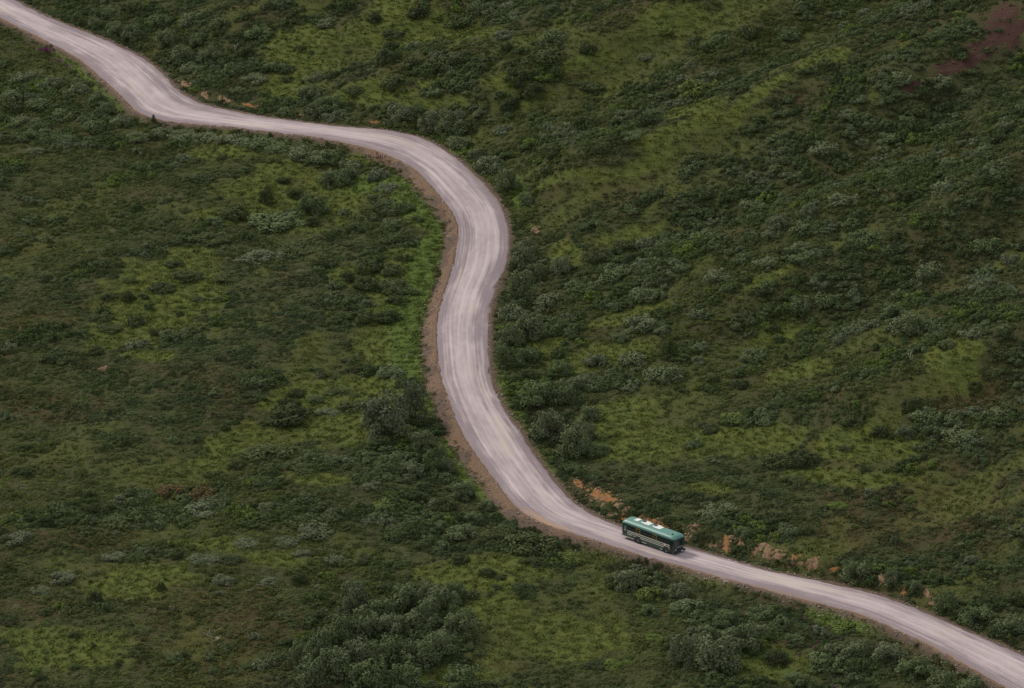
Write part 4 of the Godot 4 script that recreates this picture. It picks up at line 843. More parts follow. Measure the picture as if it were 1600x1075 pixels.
func build_bus():
	var L := 10.35
	var W := 2.42
	var hl := L * .5
	var hw := W * .5
	var eave := 2.42
	var bus := Node3D.new()
	bus.name = numbered("bus")
	add_child(bus)
	bus.position = BUS_AT + Vector3(0, .045, 0)
	bus.rotation.y = BUS_TURN
	bus.scale = Vector3.ONE * 1.035
	tag(bus, "dark green bus with cream side stripes driving on the gravel road", "bus")
	# body shell: tumblehome sides, rounded skirt, rounded corners in plan
	var secs := []
	for k in [[-hl, .12], [-hl + .05, .04], [-hl + .14, 0.0], [-hl + .16, 0.0], [hl - .42, 0.0], [hl - .40, 0.0], [hl - .18, .05], [hl - .05, .16], [hl, .30]]:
		var s := []
		var z: float = hw - k[1]
		for pt in [[-z + .10, .30], [-z + .02, .36], [-z, .46], [-z, 1.45], [-z + .02, eave], [z - .02, eave], [z, 1.45], [z, .46], [z - .02, .36], [z - .10, .30], [-z + .10, .30]]:
			s.append(Vector3(k[0], pt[1], pt[0]))
		secs.append(s)
	put("body", loft(secs, true, false), M.green, bus)
	# arched roof with domed ends
	secs = []
	for k in [[-hl - .02, .10, .14], [-hl + .06, .40, .05], [-hl + .22, .75, .0], [-hl + .55, .97, -.02], [-hl + .95, 1.0, -.02], [0.0, 1.0, -.02], [hl - 1.2, 1.0, -.02], [hl - .75, .96, -.02], [hl - .36, .80, 0.0], [hl - .12, .50, .12], [hl - .0, .16, .26]]:
		var s := []
		var z: float = hw - k[2]
		for i in 17:
			var a := PI * i / 16.0
			var cz := -cos(a)
			cz = signf(cz) * pow(absf(cz), .8)
			s.append(Vector3(k[0], eave - .02 + .52 * k[1] * pow(sin(a), .85), z * cz))
		secs.append(s)
	var roof := put("roof", loft(secs, true, true), M.roof, bus)
	for sgn in [-1, 1]:
		boxpart("drip_rail", Vector3(0, eave - .01, sgn * (hw + .012)), Vector3(L - 1.0, .035, .035), M.green, roof)
	# white roof hatches and panel
	boxpart("roof_panel", Vector3(-3.25, eave + .50, -.12), Vector3(.75, .04, .95), M.white, roof)
	for hx in [-1.65, .55]:
		var hatch := boxpart("roof_hatch", Vector3(hx, eave + .52, -.18), Vector3(1.2, .12, .95), M.white, roof, .05)
		boxpart("hatch_cover", Vector3(.45, -.01, .12), Vector3(1.25, .09, .95), M.white, hatch, .03)
		var st := begin()
		ring(st, [Vector2(.16, 0), Vector2(.30, 0), Vector2(.30, .05), Vector2(.16, .05), Vector2(.16, 0)], 18)
		var v := put("vent_ring", done(st), M.black, hatch)
		v.rotation.x = -PI / 2
		v.position = Vector3(-.28, .082, 0)
	boxpart("roof_vent", Vector3(4.15, eave + .50, .45), Vector3(.22, .14, .22), M.black, roof)
	boxpart("marker_light", Vector3(3.6, eave + .47, .75), Vector3(.10, .05, .10), M.black, roof)
	# side windows, ten a side; two on each side are emergency exits with yellow frames
	for sgn in [-1, 1]:
		for k in 10:
			var cx: float = -3.55 + k * .815
			var exit: bool = k == 2 or k == 6
			var fr := boxpart("window", Vector3(cx, 1.90, sgn * (hw - .004)), Vector3(.765, .66, .05), M.yellow if exit else M.green, bus)
			boxpart("pane", Vector3(0, .155, sgn * .014), Vector3(.665 if exit else .715, .26, .04), M.glass, fr, .005)
			boxpart("pane", Vector3(0, -.155, sgn * .014), Vector3(.665 if exit else .715, .26, .04), M.glass, fr, .005)
			boxpart("slide_rail", Vector3(0, 0, sgn * .022), Vector3(.70, .022, .04), M.grey, fr, .004)
		# cream stripes; the lowest is broken near the back
		var a0 := -4.05
		var a1 := 4.28
		for seg in [[a0, a1, 1.41, .115], [a0, a1, 1.14, .095], [a0, -3.05, .89, .085], [-2.75, a1, .89, .085]]:
			boxpart("stripe", Vector3((seg[0] + seg[1]) * .5, seg[2], sgn * (hw + .004)), Vector3(seg[1] - seg[0], seg[3], .016), M.cream, bus, .003)
		boxpart("emblem", Vector3(3.35, 1.24, sgn * (hw + .012)), Vector3(.30, .30, .016), M.cream, bus, .003)
		for seg in [[-5.0, -2.75], [-1.15, -.3], [2.45, 2.9], [3.95, 4.2]]:
			boxpart("skirt_trim", Vector3((seg[0] + seg[1]) * .5, .42, sgn * (hw + .004)), Vector3(seg[1] - seg[0], .075, .02), M.cream, bus, .003)
		boxpart("rub_rail", Vector3(.1, .74, sgn * (hw + .008)), Vector3(8.3, .05, .03), M.green, bus)
		boxpart("side_grille", Vector3(-4.48, 1.75, sgn * hw), Vector3(.36, .50, .03), M.grey, bus)
		boxpart("notice_plate", Vector3(-4.50, 1.40, sgn * (hw + .004)), Vector3(.26, .10, .016), M.white, bus, .003)
		boxpart("corner_reflector", Vector3(-hl + .10, .62, sgn * (hw - .015)), Vector3(.10, .30, .03), M.white, bus)
		for wx in [-1.95, 3.62]:
			var arch := begin()
			ring(arch, [Vector2(.50, -.02), Vector2(.60, -.02), Vector2(.60, .03), Vector2(.50, .03), Vector2(.50, -.02)], 28)
			var ar := put("wheel_arch", done(arch), M.black, bus)
			ar.position = Vector3(wx, .49, sgn * hw)
			var wheel := Node3D.new()
			wheel.name = "wheel"
			bus.add_child(wheel, true)
			wheel.position = Vector3(wx, .49, sgn * (hw - .13))
			wheel.rotation.y = 0.0 if sgn > 0 else PI
			var st := begin()
			ring(st, [Vector2(.27, .13), Vector2(.33, .155), Vector2(.45, .155), Vector2(.49, .11), Vector2(.49, -.11), Vector2(.45, -.155), Vector2(.0, -.155)], 28)
			put("tyre", done(st), M.rubber, wheel)
			st = begin()
			ring(st, [Vector2(.285, .135), Vector2(.26, .10), Vector2(.16, .06), Vector2(.13, .12), Vector2(.0, .13)], 24)
			put("rim", done(st), M.rim, wheel)
	# folding door ahead of the front wheel (door side only), driver's window opposite
	var door := boxpart("door", Vector3(4.70, 1.30, hw - .01), Vector3(.68, 1.92, .05), M.black, bus)
	for dx in [-.165, .165]:
		boxpart("door_pane", Vector3(dx, .40, .018), Vector3(.26, .92, .03), M.glass, door, .005)
		boxpart("door_pane", Vector3(dx, -.52, .018), Vector3(.26, .68, .03), M.glass, door, .005)
	boxpart("door_rail", Vector3(.345, 0, .02), Vector3(.03, 1.9, .04), M.grey, door)
	boxpart("driver_window", Vector3(4.55, 1.85, -hw + .004), Vector3(.75, .78, .05), M.glass, bus)
	# front: two-pane windscreen, route sign box, lamps, grille bar, bumper, mirrors
	for sgn in [-1, 1]:
		var pane := boxpart("windscreen", Vector3(hl - .035, 1.68, sgn * .44), Vector3(.09, .92, .82), M.glass, bus, .02)
		pane.rotation.y = -sgn * .10
		boxpart("wiper", Vector3(.055, -.36, .05 * sgn), Vector3(.02, .03, .5), M.black, pane)
		var lamp := begin()
		ring(lamp, [Vector2(.0, .06), Vector2(.08, .05), Vector2(.115, .02), Vector2(.115, -.03)], 18)
		var hd := put("headlight", done(lamp), M.chrome, bus)
		hd.position = Vector3(hl + .0, .80, sgn * .84)
		hd.rotation.y = PI / 2
		boxpart("indicator", Vector3(hl - .01, 1.02, sgn * .85), Vector3(.05, .08, .16), M.amber, bus)
		boxpart("route_sign", Vector3(hl - .06, 2.36, sgn * .38), Vector3(.10, .09, .42), M.cream, bus)
		var arm := boxpart("mirror", Vector3(hl + .22, 1.62, sgn * 1.16), Vector3(.09, .36, .20), M.black, bus, .03)
		boxpart("mirror_arm", Vector3(-.13, .12, -sgn * .10), Vector3(.30, .03, .03), M.chrome, arm)
		boxpart("mirror_glass", Vector3(-.045, 0, 0), Vector3(.012, .28, .15), M.chrome, arm)
		boxpart("tail_light", Vector3(-hl - .01, 1.0, sgn * .95), Vector3(.05, .16, .16), M.red, bus)
		boxpart("rear_window", Vector3(-hl + .0, 1.90, sgn * .68), Vector3(.06, .55, .50), M.glass, bus)
	boxpart("rear_door", Vector3(-hl - .005, 1.35, 0), Vector3(.05, 1.8, .72), M.green, bus)
	boxpart("grille_bar", Vector3(hl + .0, 1.16, 0), Vector3(.05, .045, 1.5), M.chrome, bus)
	boxpart("grille", Vector3(hl - .005, .84, 0), Vector3(.05, .34, 1.05), M.black, bus)
	for k in 5:
		boxpart("marker_light", Vector3(hl - .16, eave + .20 - .018 * absf(k - 2.0) * absf(k - 2.0), (k - 2) * .30), Vector3(.09, .05, .10), M.amber, roof)
	boxpart("bumper", Vector3(hl + .04, .46, 0), Vector3(.20, .26, 2.34), M.black, bus, .05)
	boxpart("bumper", Vector3(-hl - .04, .46, 0), Vector3(.16, .24, 2.34), M.black, bus, .05)
	boxpart("number_plate", Vector3(hl + .145, .47, -.35), Vector3(.02, .14, .30), M.white, bus, .003)
	boxpart("underbody", Vector3(0, .36, 0), Vector3(9.0, .22, 1.7), M.black, bus)


# ---------------------------------------------------------------- plants
func leaf_mesh(lobes: Array, n: int, size: float, sd: int, slim := 0.62, squash := 1.0) -> ArrayMesh:
	# leaf sprays on the surface of the lobes of a crown; each spray is two triangles with its own tone
	var rng := RandomNumberGenerator.new()
	rng.seed = sd
	var pos := PackedVector3Array()
	var nor := PackedVector3Array()
	var col := PackedColorArray()
	var total := 0.0
	for l in lobes: total += l[1].x * l[1].y
	for l in lobes:
		var cnt := int(n * l[1].x * l[1].y / total)
		var tone := rng.randf_range(.86, 1.12)
		for i in cnt:
			var y := rng.randf_range(-.35, 1.0)
			var a := rng.randf() * TAU
			var h := sqrt(1.0 - y * y)
			var d := Vector3(cos(a) * h, y, sin(a) * h)
			var r: Vector3 = l[1] * rng.randf_range(.70, 1.10)
			var c: Vector3 = l[0] + Vector3(d.x * r.x, d.y * r.y, d.z * r.z)
			if c.y < 0.0: c.y = rng.randf() * .12
			var g := (d + Vector3(rng.randf_range(-1, 1), rng.randf_range(-.5, 1.1), rng.randf_range(-1, 1)) * .75).normalized()
			var t := g.cross(Vector3(rng.randf_range(-1, 1), rng.randf_range(-1, 1), rng.randf_range(-1, 1))).normalized()
			var b := g.cross(t)
			var s := size * rng.randf_range(.55, 1.35)
			var v := tone * rng.randf_range(.84, 1.16)
			var cc := Color(v * rng.randf_range(.92, 1.08), v, v * rng.randf_range(.9, 1.1))
			t.y *= squash
			b.y *= squash
			var p := [c - t * s, c + b * s * slim, c + t * s, c - b * s * slim]
			var nn := (g + d * .6).normalized()
			for k in [0, 1, 2, 0, 2, 3]:
				pos.append(p[k]); nor.append(nn); col.append(cc)
	var arr := []
	arr.resize(Mesh.ARRAY_MAX)
	arr[Mesh.ARRAY_VERTEX] = pos
	arr[Mesh.ARRAY_NORMAL] = nor
	arr[Mesh.ARRAY_COLOR] = col
	var m := ArrayMesh.new()
	m.add_surface_from_arrays(Mesh.PRIMITIVE_TRIANGLES, arr)
	return m

func crown_lobes(sd: int, count: int, upright: bool) -> Array:
	# lobes inside a crown of radius 1 and height 1
	var rng := RandomNumberGenerator.new()
	rng.seed = sd
	var out := []
	for i in count:
		var a := rng.randf() * TAU
		var r := sqrt(rng.randf()) * .72
		var top := (1.0 - .55 * r * r) * rng.randf_range(.62, 1.0)
		var w := rng.randf_range(.20, .36)
		var h := rng.randf_range(.16, .30) if upright else rng.randf_range(.22, .40)
		out.append([Vector3(cos(a) * r, maxf(top - h, .06), sin(a) * r), Vector3(w, h, w * rng.randf_range(.8, 1.2))])
		if i % 3 != 2:
			# a lower lobe under it so that the crown reaches the ground
			out.append([Vector3(cos(a + .7) * minf(r + .18, .8), top * rng.randf_range(.08, .34), sin(a + .7) * minf(r + .18, .8)), Vector3(w * .9, h * .9, w * .9)])
	return out

func stem_mesh(sd: int) -> ArrayMesh:
	var rng := RandomNumberGenerator.new()
	rng.seed = sd
	var st := begin()
	for i in 7:
		var a := TAU * i / 7.0 + rng.randf_range(-.3, .3)
		var p0 := Vector3(cos(a) * .08, -.08, sin(a) * .08)
		var p1 := Vector3(cos(a) * .35, .42, sin(a) * .35) * rng.randf_range(.8, 1.1)
		var p2 := Vector3(cos(a + .3) * .58, .78, sin(a + .3) * .58) * rng.randf_range(.8, 1.05)
		limb(st, p0, p1, .035, .024)
		limb(st, p1, p2, .024, .008)
	return done(st)

func limb(st: SurfaceTool, a: Vector3, b: Vector3, ra: float, rb: float):
	var d := (b - a).normalized()
	var u := d.cross(Vector3(.31, .2, .93)).normalized()
	var v := d.cross(u)
	for i in 5:
		var p := TAU * i / 5.0
		var q := TAU * (i + 1) / 5.0
		var e := u * cos(p) + v * sin(p)
		var f := u * cos(q) + v * sin(q)
		quad(st, a + e * ra, b + e * rb, b + f * rb, a + f * ra)

const COUNT_WORDS = ["no", "one", "two", "three", "four", "five", "six", "seven", "eight", "nine", "ten", "eleven", "twelve", "thirteen", "fourteen", "fifteen", "sixteen", "seventeen", "eighteen", "nineteen", "twenty"]

func whereabouts(hx: int, hy: int) -> String:
	# where a bush stands in the photograph, counted in lengths and heights of the bus
	var n := absi(hx)
	var far: String = COUNT_WORDS[n / 2] + ("" if n % 2 == 0 else " and a half") + " bus lengths "
	if n == 1: far = "half a bus length "
	if n == 2: far = "one bus length "
	var up: String = COUNT_WORDS[absi(hy)] + (" height " if absi(hy) == 1 else " heights ") + ("above" if hy < 0 else "below") + " the bus"
	if hx == 0: return "straight " + ("above" if hy < 0 else "below") + " the bus by " + COUNT_WORDS[absi(hy)] + " bus heights"
	if hy == 0: return far + ("left" if hx < 0 else "right") + " of the bus"
	return far + ("left, " if hx < 0 else "right, ") + up

func build_bushes():
	var tall := []
	var low := []
	var small := []
	for k in 6: tall.append(leaf_mesh(crown_lobes(100 + k, 18, true), 2800, .055, 200 + k, .62, .62))
	for k in 6: low.append(leaf_mesh(crown_lobes(300 + k, 15, false), 2000, .062, 400 + k))
	for k in 4: small.append(leaf_mesh(crown_lobes(500 + k, 9, false), 800, .095, 600 + k))
	var stems := [stem_mesh(1), stem_mesh(2), stem_mesh(3)]
	var rng := RandomNumberGenerator.new()
	rng.seed = 9
	var looks := {"w": [M.willow, "grey-green willow bush", "willow_bush", "grey-green willow bushes"], "d": [M.dark, "dark green bush", "dark_bush", "dark green bushes on the tundra"], "s": [M.silver, "pale silvery willow", "silver_willow", "pale silvery willows"], "a": [M.bright, "bright green bush", "alder_bush", "bright green bushes"], "r": [M.russet, "reddish brown bush", "russet_bush", "reddish brown bushes"]}
	var labels := {}
	var made := []
	for b in BUSHES:
		var k: Array = looks[b[4]]
		var o := Node3D.new()
		o.name = numbered(k[2])
		add_child(o)
		var r: float = b[2]
		var h: float = b[3]
		var lowest := 1e6
		for a in 6:
			lowest = minf(lowest, ground_y(b[0] + cos(a) * r * .6, b[1] + sin(a) * r * .6))
		o.position = Vector3(b[0], lowest, b[1])
		var lift := ground_y(b[0], b[1]) - lowest
		var bank: Array = small if r < 1.1 else (tall if h > r * .95 else low)
		var mats: Array = k[0]
		var turn := rng.randf() * TAU
		var fol := put("foliage", bank[rng.randi() % bank.size()], mats[rng.randi() % mats.size()], o)
		fol.transform = Transform3D(Basis(Vector3.UP, turn).scaled(Vector3(r * 1.12, h * 1.08 + lift * .5, r * 1.12)), Vector3.ZERO)
		var stm := put("stem", stems[rng.randi() % 3], M.bark, o)
		stm.transform = Transform3D(Basis(Vector3.UP, turn).scaled(Vector3(r, h * .95 + lift * .5, r)), Vector3.ZERO)
		var text: String = k[1] + " " + whereabouts(b[5], b[6])
		if not labels.has(text): labels[text] = []
		labels[text].append([o, h])
		tag(o, text, "bush", k[3])
	# bushes of one kind that stand close together are told apart by height
	for text in labels:
		var list: Array = labels[text]
		if list.size() < 2: continue
		list.sort_custom(func(p, q): return p[1] > q[1])
		var ranks := ["taller", "lower"] if list.size() == 2 else ["tallest", "middling", "lowest", "smallest", "tiny"]
		for i in list.size():
			list[i][0].set_meta("label", ranks[mini(i, ranks.size() - 1)] + " " + text)

func build_odds():
	var rng := RandomNumberGenerator.new()
	rng.seed = 31
	# bleached dead branches
	var say := ["bleached white dead branch in the bushes above the upper road", "bleached dead shrub on the dark right hillside", "pale fallen branch lying in the brown heath at the bottom left", "thin pale dead stem among bushes below the upper bend"]
	for k in SNAGS.size():
		var st := begin()
		var hh: float = [1.7, 1.5, .5, 1.4][k]
		for i in [4, 5, 5, 2][k]:
			var a := rng.randf() * TAU
			var lean := rng.randf_range(.4, 1.0) if k != 2 else rng.randf_range(2.0, 4.0)
			var p0 := Vector3(rng.randf_range(-.1, .1), -.1, rng.randf_range(-.1, .1))
			var p1 := Vector3(cos(a) * lean * .5, hh * .5, sin(a) * lean * .5) * rng.randf_range(.8, 1.1)
			var p2 := Vector3(cos(a + .5) * lean, hh, sin(a + .5) * lean) * rng.randf_range(.8, 1.1)
			limb(st, p0, p1, .04, .03)
			limb(st, p1, p2, .03, .010)
			limb(st, p1, p1 + Vector3(rng.randf_range(-.4, .4), .5, rng.randf_range(-.4, .4)), .03, .01)
		var o := put("dead_branch", done(st), paint(.46, .43, .37, .9))
		o.position = Vector3(SNAGS[k][0], ground_y(SNAGS[k][0], SNAGS[k][1]), SNAGS[k][1])
		tag(o, say[k], "branch", "bleached dead branches")
	# young spruces
	var words := ["small dark young spruce on the valley edge of the road's upper bend", "dark pointed young spruce on the slope right of the middle road", "tiny dark spruce in the left field"]
	for k in SPRUCES.size():
		var s: Array = SPRUCES[k]
		var t := Node3D.new()
		t.name = numbered("spruce_tree")
		add_child(t)
		t.position = Vector3(s[0], ground_y(s[0], s[1]) - .05, s[1])
		tag(t, words[k], "spruce", "young spruces")
		var st := begin()
		limb(st, Vector3.ZERO, Vector3(0, s[2] * .95, 0), .06, .01)
		put("trunk", done(st), M.bark, t)
		var lobes := []
		for i in 12:
			var f := i / 12.0
			for j in 4:
				var a := j * TAU / 4.0 + i * 1.1
				var r := .34 * (1.0 - f) + .03
				lobes.append([Vector3(cos(a) * r * .6, .08 + f * .9, sin(a) * r * .6), Vector3(r * .6 + .03, .05, r * .6 + .03)])
		var cr := put("crown", leaf_mesh(lobes, 1100, .06, 900 + k, .35), M.dark[2], t)
		cr.scale = Vector3(s[2], s[2], s[2])
	# fireweed in bloom, too many spikes to count
	var st2 := begin()
	limb(st2, Vector3.ZERO, Vector3(.02, .55, 0), .02, .014)
	var pos := []
	var stalk := done(st2)
	var bloom := leaf_mesh([[Vector3(0, .72, 0), Vector3(.07, .26, .07)]], 46, .06, 41)
	var fw := Node3D.new()
	fw.name = numbered("fireweed")
	add_child(fw)
	tag(fw, "magenta fireweed in bloom along the road edges", "wildflowers", "", "stuff")
	for f in FIREWEED:
		for i in int(f[3]):
			var x: float = f[0] + rng.randfn(0, f[2] * .7)
			var z: float = f[1] + rng.randfn(0, f[2] * .8)
			if field(edge, x, z) < 1.2 or (f[2] > 2.0 and i % 2 == 1): continue
			pos.append(Transform3D(Basis(Vector3.UP, rng.randf() * TAU).scaled(Vector3.ONE * rng.randf_range(.8, 1.4)), Vector3(x, ground_y(x, z) + (.1 if f[2] < 2.0 else .35), z)))
	for part in [["bloom", bloom, leafmat(.22, .06, .18)], ["stalk", stalk, paint(.09, .10, .03)]]:
		var mm := MultiMesh.new()
		mm.transform_format = MultiMesh.TRANSFORM_3D
		mm.mesh = part[1]
		mm.instance_count = pos.size()
		for i in pos.size(): mm.set_instance_transform(i, pos[i])
		var mi := MultiMeshInstance3D.new()
		mi.multimesh = mm
		mi.material_override = part[2]
		mi.name = part[0]
		fw.add_child(mi)
	# loose stones along the banks
	var buf := []
	for v in 3: buf.append(PackedFloat32Array())
	for k in 3600:
		var s := station(rng.randf() * (STATIONS.size() - 1.01))
		var sg := -1.0 if rng.randf() < .68 else 1.0
		var a: float = (s[2] if sg < 0 else s[3]) + absf(rng.randfn(0.0, 1.0)) * (1.5 if sg < 0 else .9) - .1
		var p: Vector3 = s[0] + s[1] * a * sg
		p.y = maxf(ground_y(p.x, p.z), p.y - 1.4) + .06
		var r := .05 + .11 * pow(rng.randf(), 2.5)
		var bs := Basis.from_euler(Vector3(rng.randf() * 6, rng.randf() * 6, rng.randf() * 6)).scaled(Vector3(r, r * .8, r * 1.2))
		var tone := rng.randf_range(.7, 1.4)
		add_copy(buf[k % 3], Transform3D(bs, p), Color(.27 * tone, .225 * tone, .20 * tone))
	for e in BARE_EARTH:
		var area := Vector2(e[4], e[5]).length() * Vector2(e[6], e[7]).length()
		for k in int((12 + area * 5.0) * (.25 if e[1] == "r" else .7)):
			var a := rng.randf() * TAU
			var q := sqrt(rng.randf()) * 1.05
			var x: float = e[2] + e[4] * cos(a) * q + e[6] * sin(a) * q
			var z: float = e[3] + e[5] * cos(a) * q + e[7] * sin(a) * q
			var r := .05 + .16 * pow(rng.randf(), 3.0)
			var tone := rng.randf_range(.6, 1.3)
			var hue: Color = Color(.17, .085, .075) if e[1] == "r" else Color(.33, .22, .15)
			add_copy(buf[k % 3], Transform3D(Basis.from_euler(Vector3(rng.randf() * 6, rng.randf() * 6, rng.randf() * 6)).scaled(Vector3(r, r * .8, r * 1.2)), Vector3(x, ground_y(x, z) + .10, z)), hue * tone)
	stuff("roadside_stones", "small grey and tan stones scattered along the road banks and on bare soil", "stones", "stone", [rock(1), rock(2), rock(3)], buf)

func rock(sd: int) -> ArrayMesh:
	var s := SphereMesh.new()
	s.radius = 1.0; s.height = 2.0; s.radial_segments = 7; s.rings = 4
	var n := FastNoiseLite.new()
	n.seed = sd; n.frequency = .8
	var st := SurfaceTool.new()
	st.create_from(s, 0)
	var md := MeshDataTool.new()
	md.create_from_surface(st.commit(), 0)
	for i in md.get_vertex_count():
		var v := md.get_vertex(i)
		md.set_vertex(i, v * (1.0 + .55 * n.get_noise_3dv(v)))
	var out := ArrayMesh.new()
	md.commit_to_surface(out)
	var st2 := SurfaceTool.new()
	st2.create_from(out, 0)
	st2.deindex()
	st2.set_smooth_group(-1)
	st2.generate_normals()
	return st2.commit()

func add_copy(buf: PackedFloat32Array, t: Transform3D, c: Color):
	var b := t.basis
	buf.append_array(PackedFloat32Array([b.x.x, b.y.x, b.z.x, t.origin.x, b.x.y, b.y.y, b.z.y, t.origin.y, b.x.z, b.y.z, b.z.z, t.origin.z, c.r, c.g, c.b, 1.0]))

func stuff(called: String, label: String, category: String, piece: String, meshes: Array, bufs: Array):
	var holder := Node3D.new()
	holder.name = numbered(called)
	add_child(holder)
	tag(holder, label, category, "", "stuff")
	for k in meshes.size():
		var mm := MultiMesh.new()
		mm.transform_format = MultiMesh.TRANSFORM_3D
		mm.use_colors = true
		mm.mesh = meshes[k]
		mm.instance_count = bufs[k].size() / 16
		mm.buffer = bufs[k]
		var mi := MultiMeshInstance3D.new()
		mi.multimesh = mm
		mi.material_override = M.carpet
		mi.name = piece
		holder.add_child(mi, true)

func grass_mesh(sd: int, blades: int, tallness: float, spread: float) -> ArrayMesh:
	var rng := RandomNumberGenerator.new()
	rng.seed = sd
	var pos := PackedVector3Array()
	var nor := PackedVector3Array()
	var col := PackedColorArray()
	for i in blades:
		var a := rng.randf() * TAU
		var r := sqrt(rng.randf()) * spread
		var p := Vector3(cos(a) * r, -.04, sin(a) * r)
		var h := tallness * rng.randf_range(.5, 1.2)
		var l := Vector3(rng.randf_range(-.5, .5), 1.0, rng.randf_range(-.5, .5)) * h
		var w := Vector3(rng.randf_range(-1, 1), 0, rng.randf_range(-1, 1)).normalized() * .05
		var v := rng.randf_range(.85, 1.17)
		var n := (w.cross(l).normalized() * .25 + Vector3.UP).normalized()
		for q in [p - w, p + w, p + l]:
			pos.append(q); nor.append(n); col.append(Color(v * rng.randf_range(.95, 1.05), v, v * .95))
	var arr := []
	arr.resize(Mesh.ARRAY_MAX)
	arr[Mesh.ARRAY_VERTEX] = pos
	arr[Mesh.ARRAY_NORMAL] = nor
	arr[Mesh.ARRAY_COLOR] = col
	var m := ArrayMesh.new()
	m.add_surface_from_arrays(Mesh.PRIMITIVE_TRIANGLES, arr)
	return m

func in_sight(x: float, z: float) -> bool:
	# the part of the valley that the camera or one beside it can see
	var d := 870.0 - z
	return absf(x) < d * .101 + 4.0 and z < 158.0

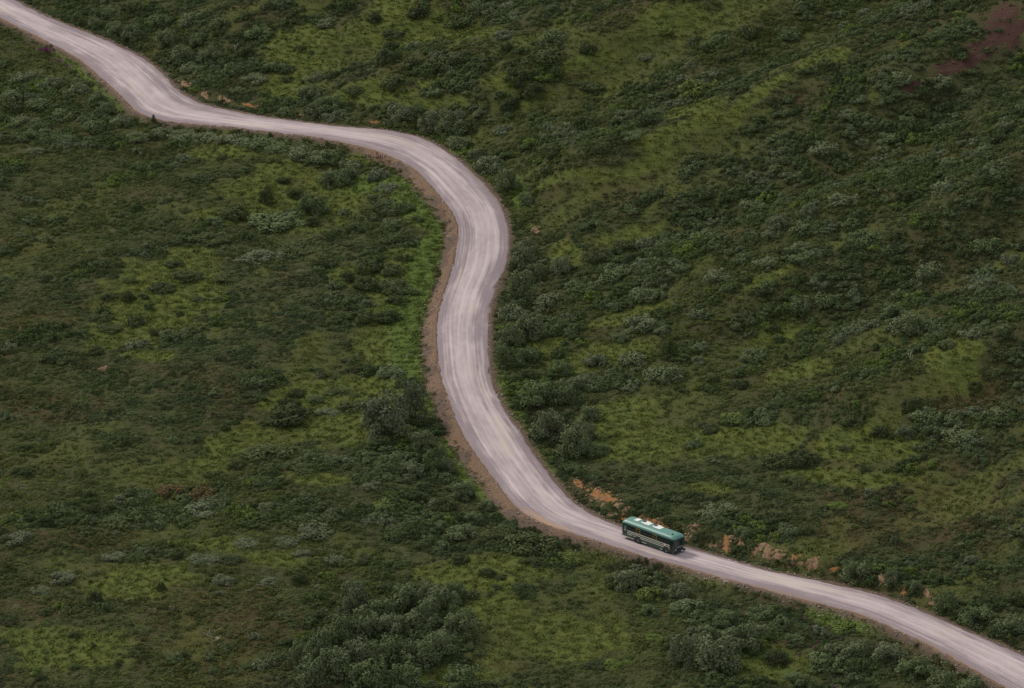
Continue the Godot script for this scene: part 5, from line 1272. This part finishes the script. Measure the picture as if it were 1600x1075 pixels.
func build_carpet():
	var rng := RandomNumberGenerator.new()
	rng.seed = 2024
	# dwarf birch heath: low mounds
	var mounds := []
	var mb := []
	for k in 6:
		mounds.append(leaf_mesh(crown_lobes(700 + k, 10, false), 330, .105, 710 + k))
		mb.append(PackedFloat32Array())
	# knee to waist high scrub
	var scrub := []
	var sb := []
	for k in 6:
		scrub.append(leaf_mesh(crown_lobes(750 + k, 11, k % 2 == 0), 800, .085, 760 + k))
		sb.append(PackedFloat32Array())
	var tufts := []
	var gb := []
	for k in 4:
		tufts.append(grass_mesh(800 + k, 64, .15, .65))
		gb.append(PackedFloat32Array())
	var z := Z0 + 2.0
	while z < 158.0:
		var x := X0 + 2.0
		while x < X1 - 2.0:
			x += .92
			var px := x + rng.randf_range(-.5, .5)
			var pz := z + rng.randf_range(-.6, .6)
			if not in_sight(px, pz): continue
			var e := field(edge, px, pz)
			if e < .9: continue
			var sd := field(side, px, pz)
			var mid := noise_b.get_noise_2d(px * .7 + 11.0, pz * .7)
			var bw := field(bankw, px, pz)
			if sd < 0.0 and e > .5 and e < bw and rng.randf() < .30:
				var tuft := rng.randf_range(.4, .8)
				add_copy(gb[rng.randi() % 4], Transform3D(Basis(Vector3.UP, rng.randf() * TAU).scaled(Vector3(tuft, tuft, tuft)), Vector3(px, ground_y(px, pz) + .08, pz)), Color(.20, .18, .085).lerp(Color(.13, .17, .05), rng.randf()))
			if sd < 0.0 and e < bw * .62 + .1 + .9 * absf(mid): continue
			var me := field(f_meadow, px, pz)
			var lu := field(f_lush, px, pz)
			var sc := field(f_scrub, px, pz)
			var br := field(f_brown, px, pz)
			var open := maxf(me, lu)
			var bare := 1.0 - .88 * field(f_bare, px, pz)
			var big := noise_c.get_noise_2d(px, pz)
			var y := ground_y(px, pz)
			if rng.randf() < (1.0 - smoothstep(.10, .48, open)) * (1.02 + .8 * mid) * bare:
				var r := rng.randf_range(.45, 1.05)
				var h := rng.randf_range(.22, .60) * (1.0 + .5 * sc) * (1.0 + .9 * mid)
				var c := Color(.088, .112, .044).lerp(Color(.066, .093, .042), clampf(.5 + 2.0 * mid, 0, 1))
				c *= 1.0 + .55 * noise_b.get_noise_2d(px * 1.6 + 31.0, pz * 1.3)
				c = c.lerp(Color(.120, .098, .046), br * rng.randf_range(.1, .7))
				c = c.lerp(Color(.115, .140, .036), clampf(big * 1.4 + .15 * rng.randf(), 0, .6))
				if rng.randf() < .012: c = c.lerp(Color(.18, .17, .11), .7)
				c *= rng.randf_range(.82, 1.18)
				add_copy(mb[rng.randi() % 6], Transform3D(Basis(Vector3.UP, rng.randf() * TAU).scaled(Vector3(r, h, r * rng.randf_range(.8, 1.2))), Vector3(px, y - .06, pz)), c)
			if rng.randf() < sc * sc * 1.25 * (1.0 - smoothstep(.1, .6, open) * .97) * smoothstep(-.22, .28, mid + noise_b.get_noise_2d(px * .3, pz * .3 + 500.0)) * bare and e > 2.2:
				var r := .5 + 1.15 * pow(rng.randf(), 1.6)
				var h := r * rng.randf_range(.6, 1.05)
				var sp := noise_b.get_noise_2d(px * .45 - 70.0, pz * .45) * 1.5 + rng.randf_range(-.28, .28)
				var c := Color(.076, .106, .042).lerp(Color(.124, .154, .074), smoothstep(-.25, .35, sp))
				if sp > .62: c = Color(.150, .178, .104)
				if sp < -.62: c = Color(.120, .164, .042)
				c *= rng.randf_range(.88, 1.12)
				add_copy(sb[rng.randi() % 6], Transform3D(Basis(Vector3.UP, rng.randf() * TAU).scaled(Vector3(r, h, r * rng.randf_range(.85, 1.15))), Vector3(px, y - .08, pz)), c)
			# grass
			if rng.randf() > bare: continue
			var many := 2 if open > .5 else (1 if rng.randf() < .45 + open else 0)
			if e < 5.0 and rng.randf() < .6: many += 1
			for g in many:
				var gx := px + rng.randf_range(-.5, .5)
				var gz := pz + rng.randf_range(-.7, .7)
				var c := Color(.146, .180, .046).lerp(Color(.112, .158, .044), clampf(.5 + 1.6 * mid, 0, 1)).lerp(Color(.140, .192, .050), lu)
				if sd > 0.0: c = c.lerp(Color(.225, .190, .090), (1.0 - smoothstep(1.0, 3.2, e)) * rng.randf_range(.3, .95))
				if rng.randf() < .05: c = c.lerp(Color(.24, .20, .09), .6)
				c *= rng.randf_range(.86, 1.14)
				var s := rng.randf_range(.7, 1.3)
				add_copy(gb[rng.randi() % 4], Transform3D(Basis(Vector3.UP, rng.randf() * TAU).scaled(Vector3(s, s * rng.randf_range(.5, 1.1), s)), Vector3(gx, ground_y(gx, gz), gz)), c)
		z += 1.12
	stuff("heath", "low olive and brown dwarf birch heath covering the valley and hillside", "heath", "mound", mounds, mb)
	stuff("scrub", "dense knee high willow scrub massed over the hillside", "scrub", "shrub", scrub, sb)
	stuff("grass", "green and yellow-green grass in the meadows and beside the road", "grass", "tuft", tufts, gb)
	var t := 0
	for a in [mb, sb, gb]:
		for b in a: t += b.size() / 16
	print("copies ", t)
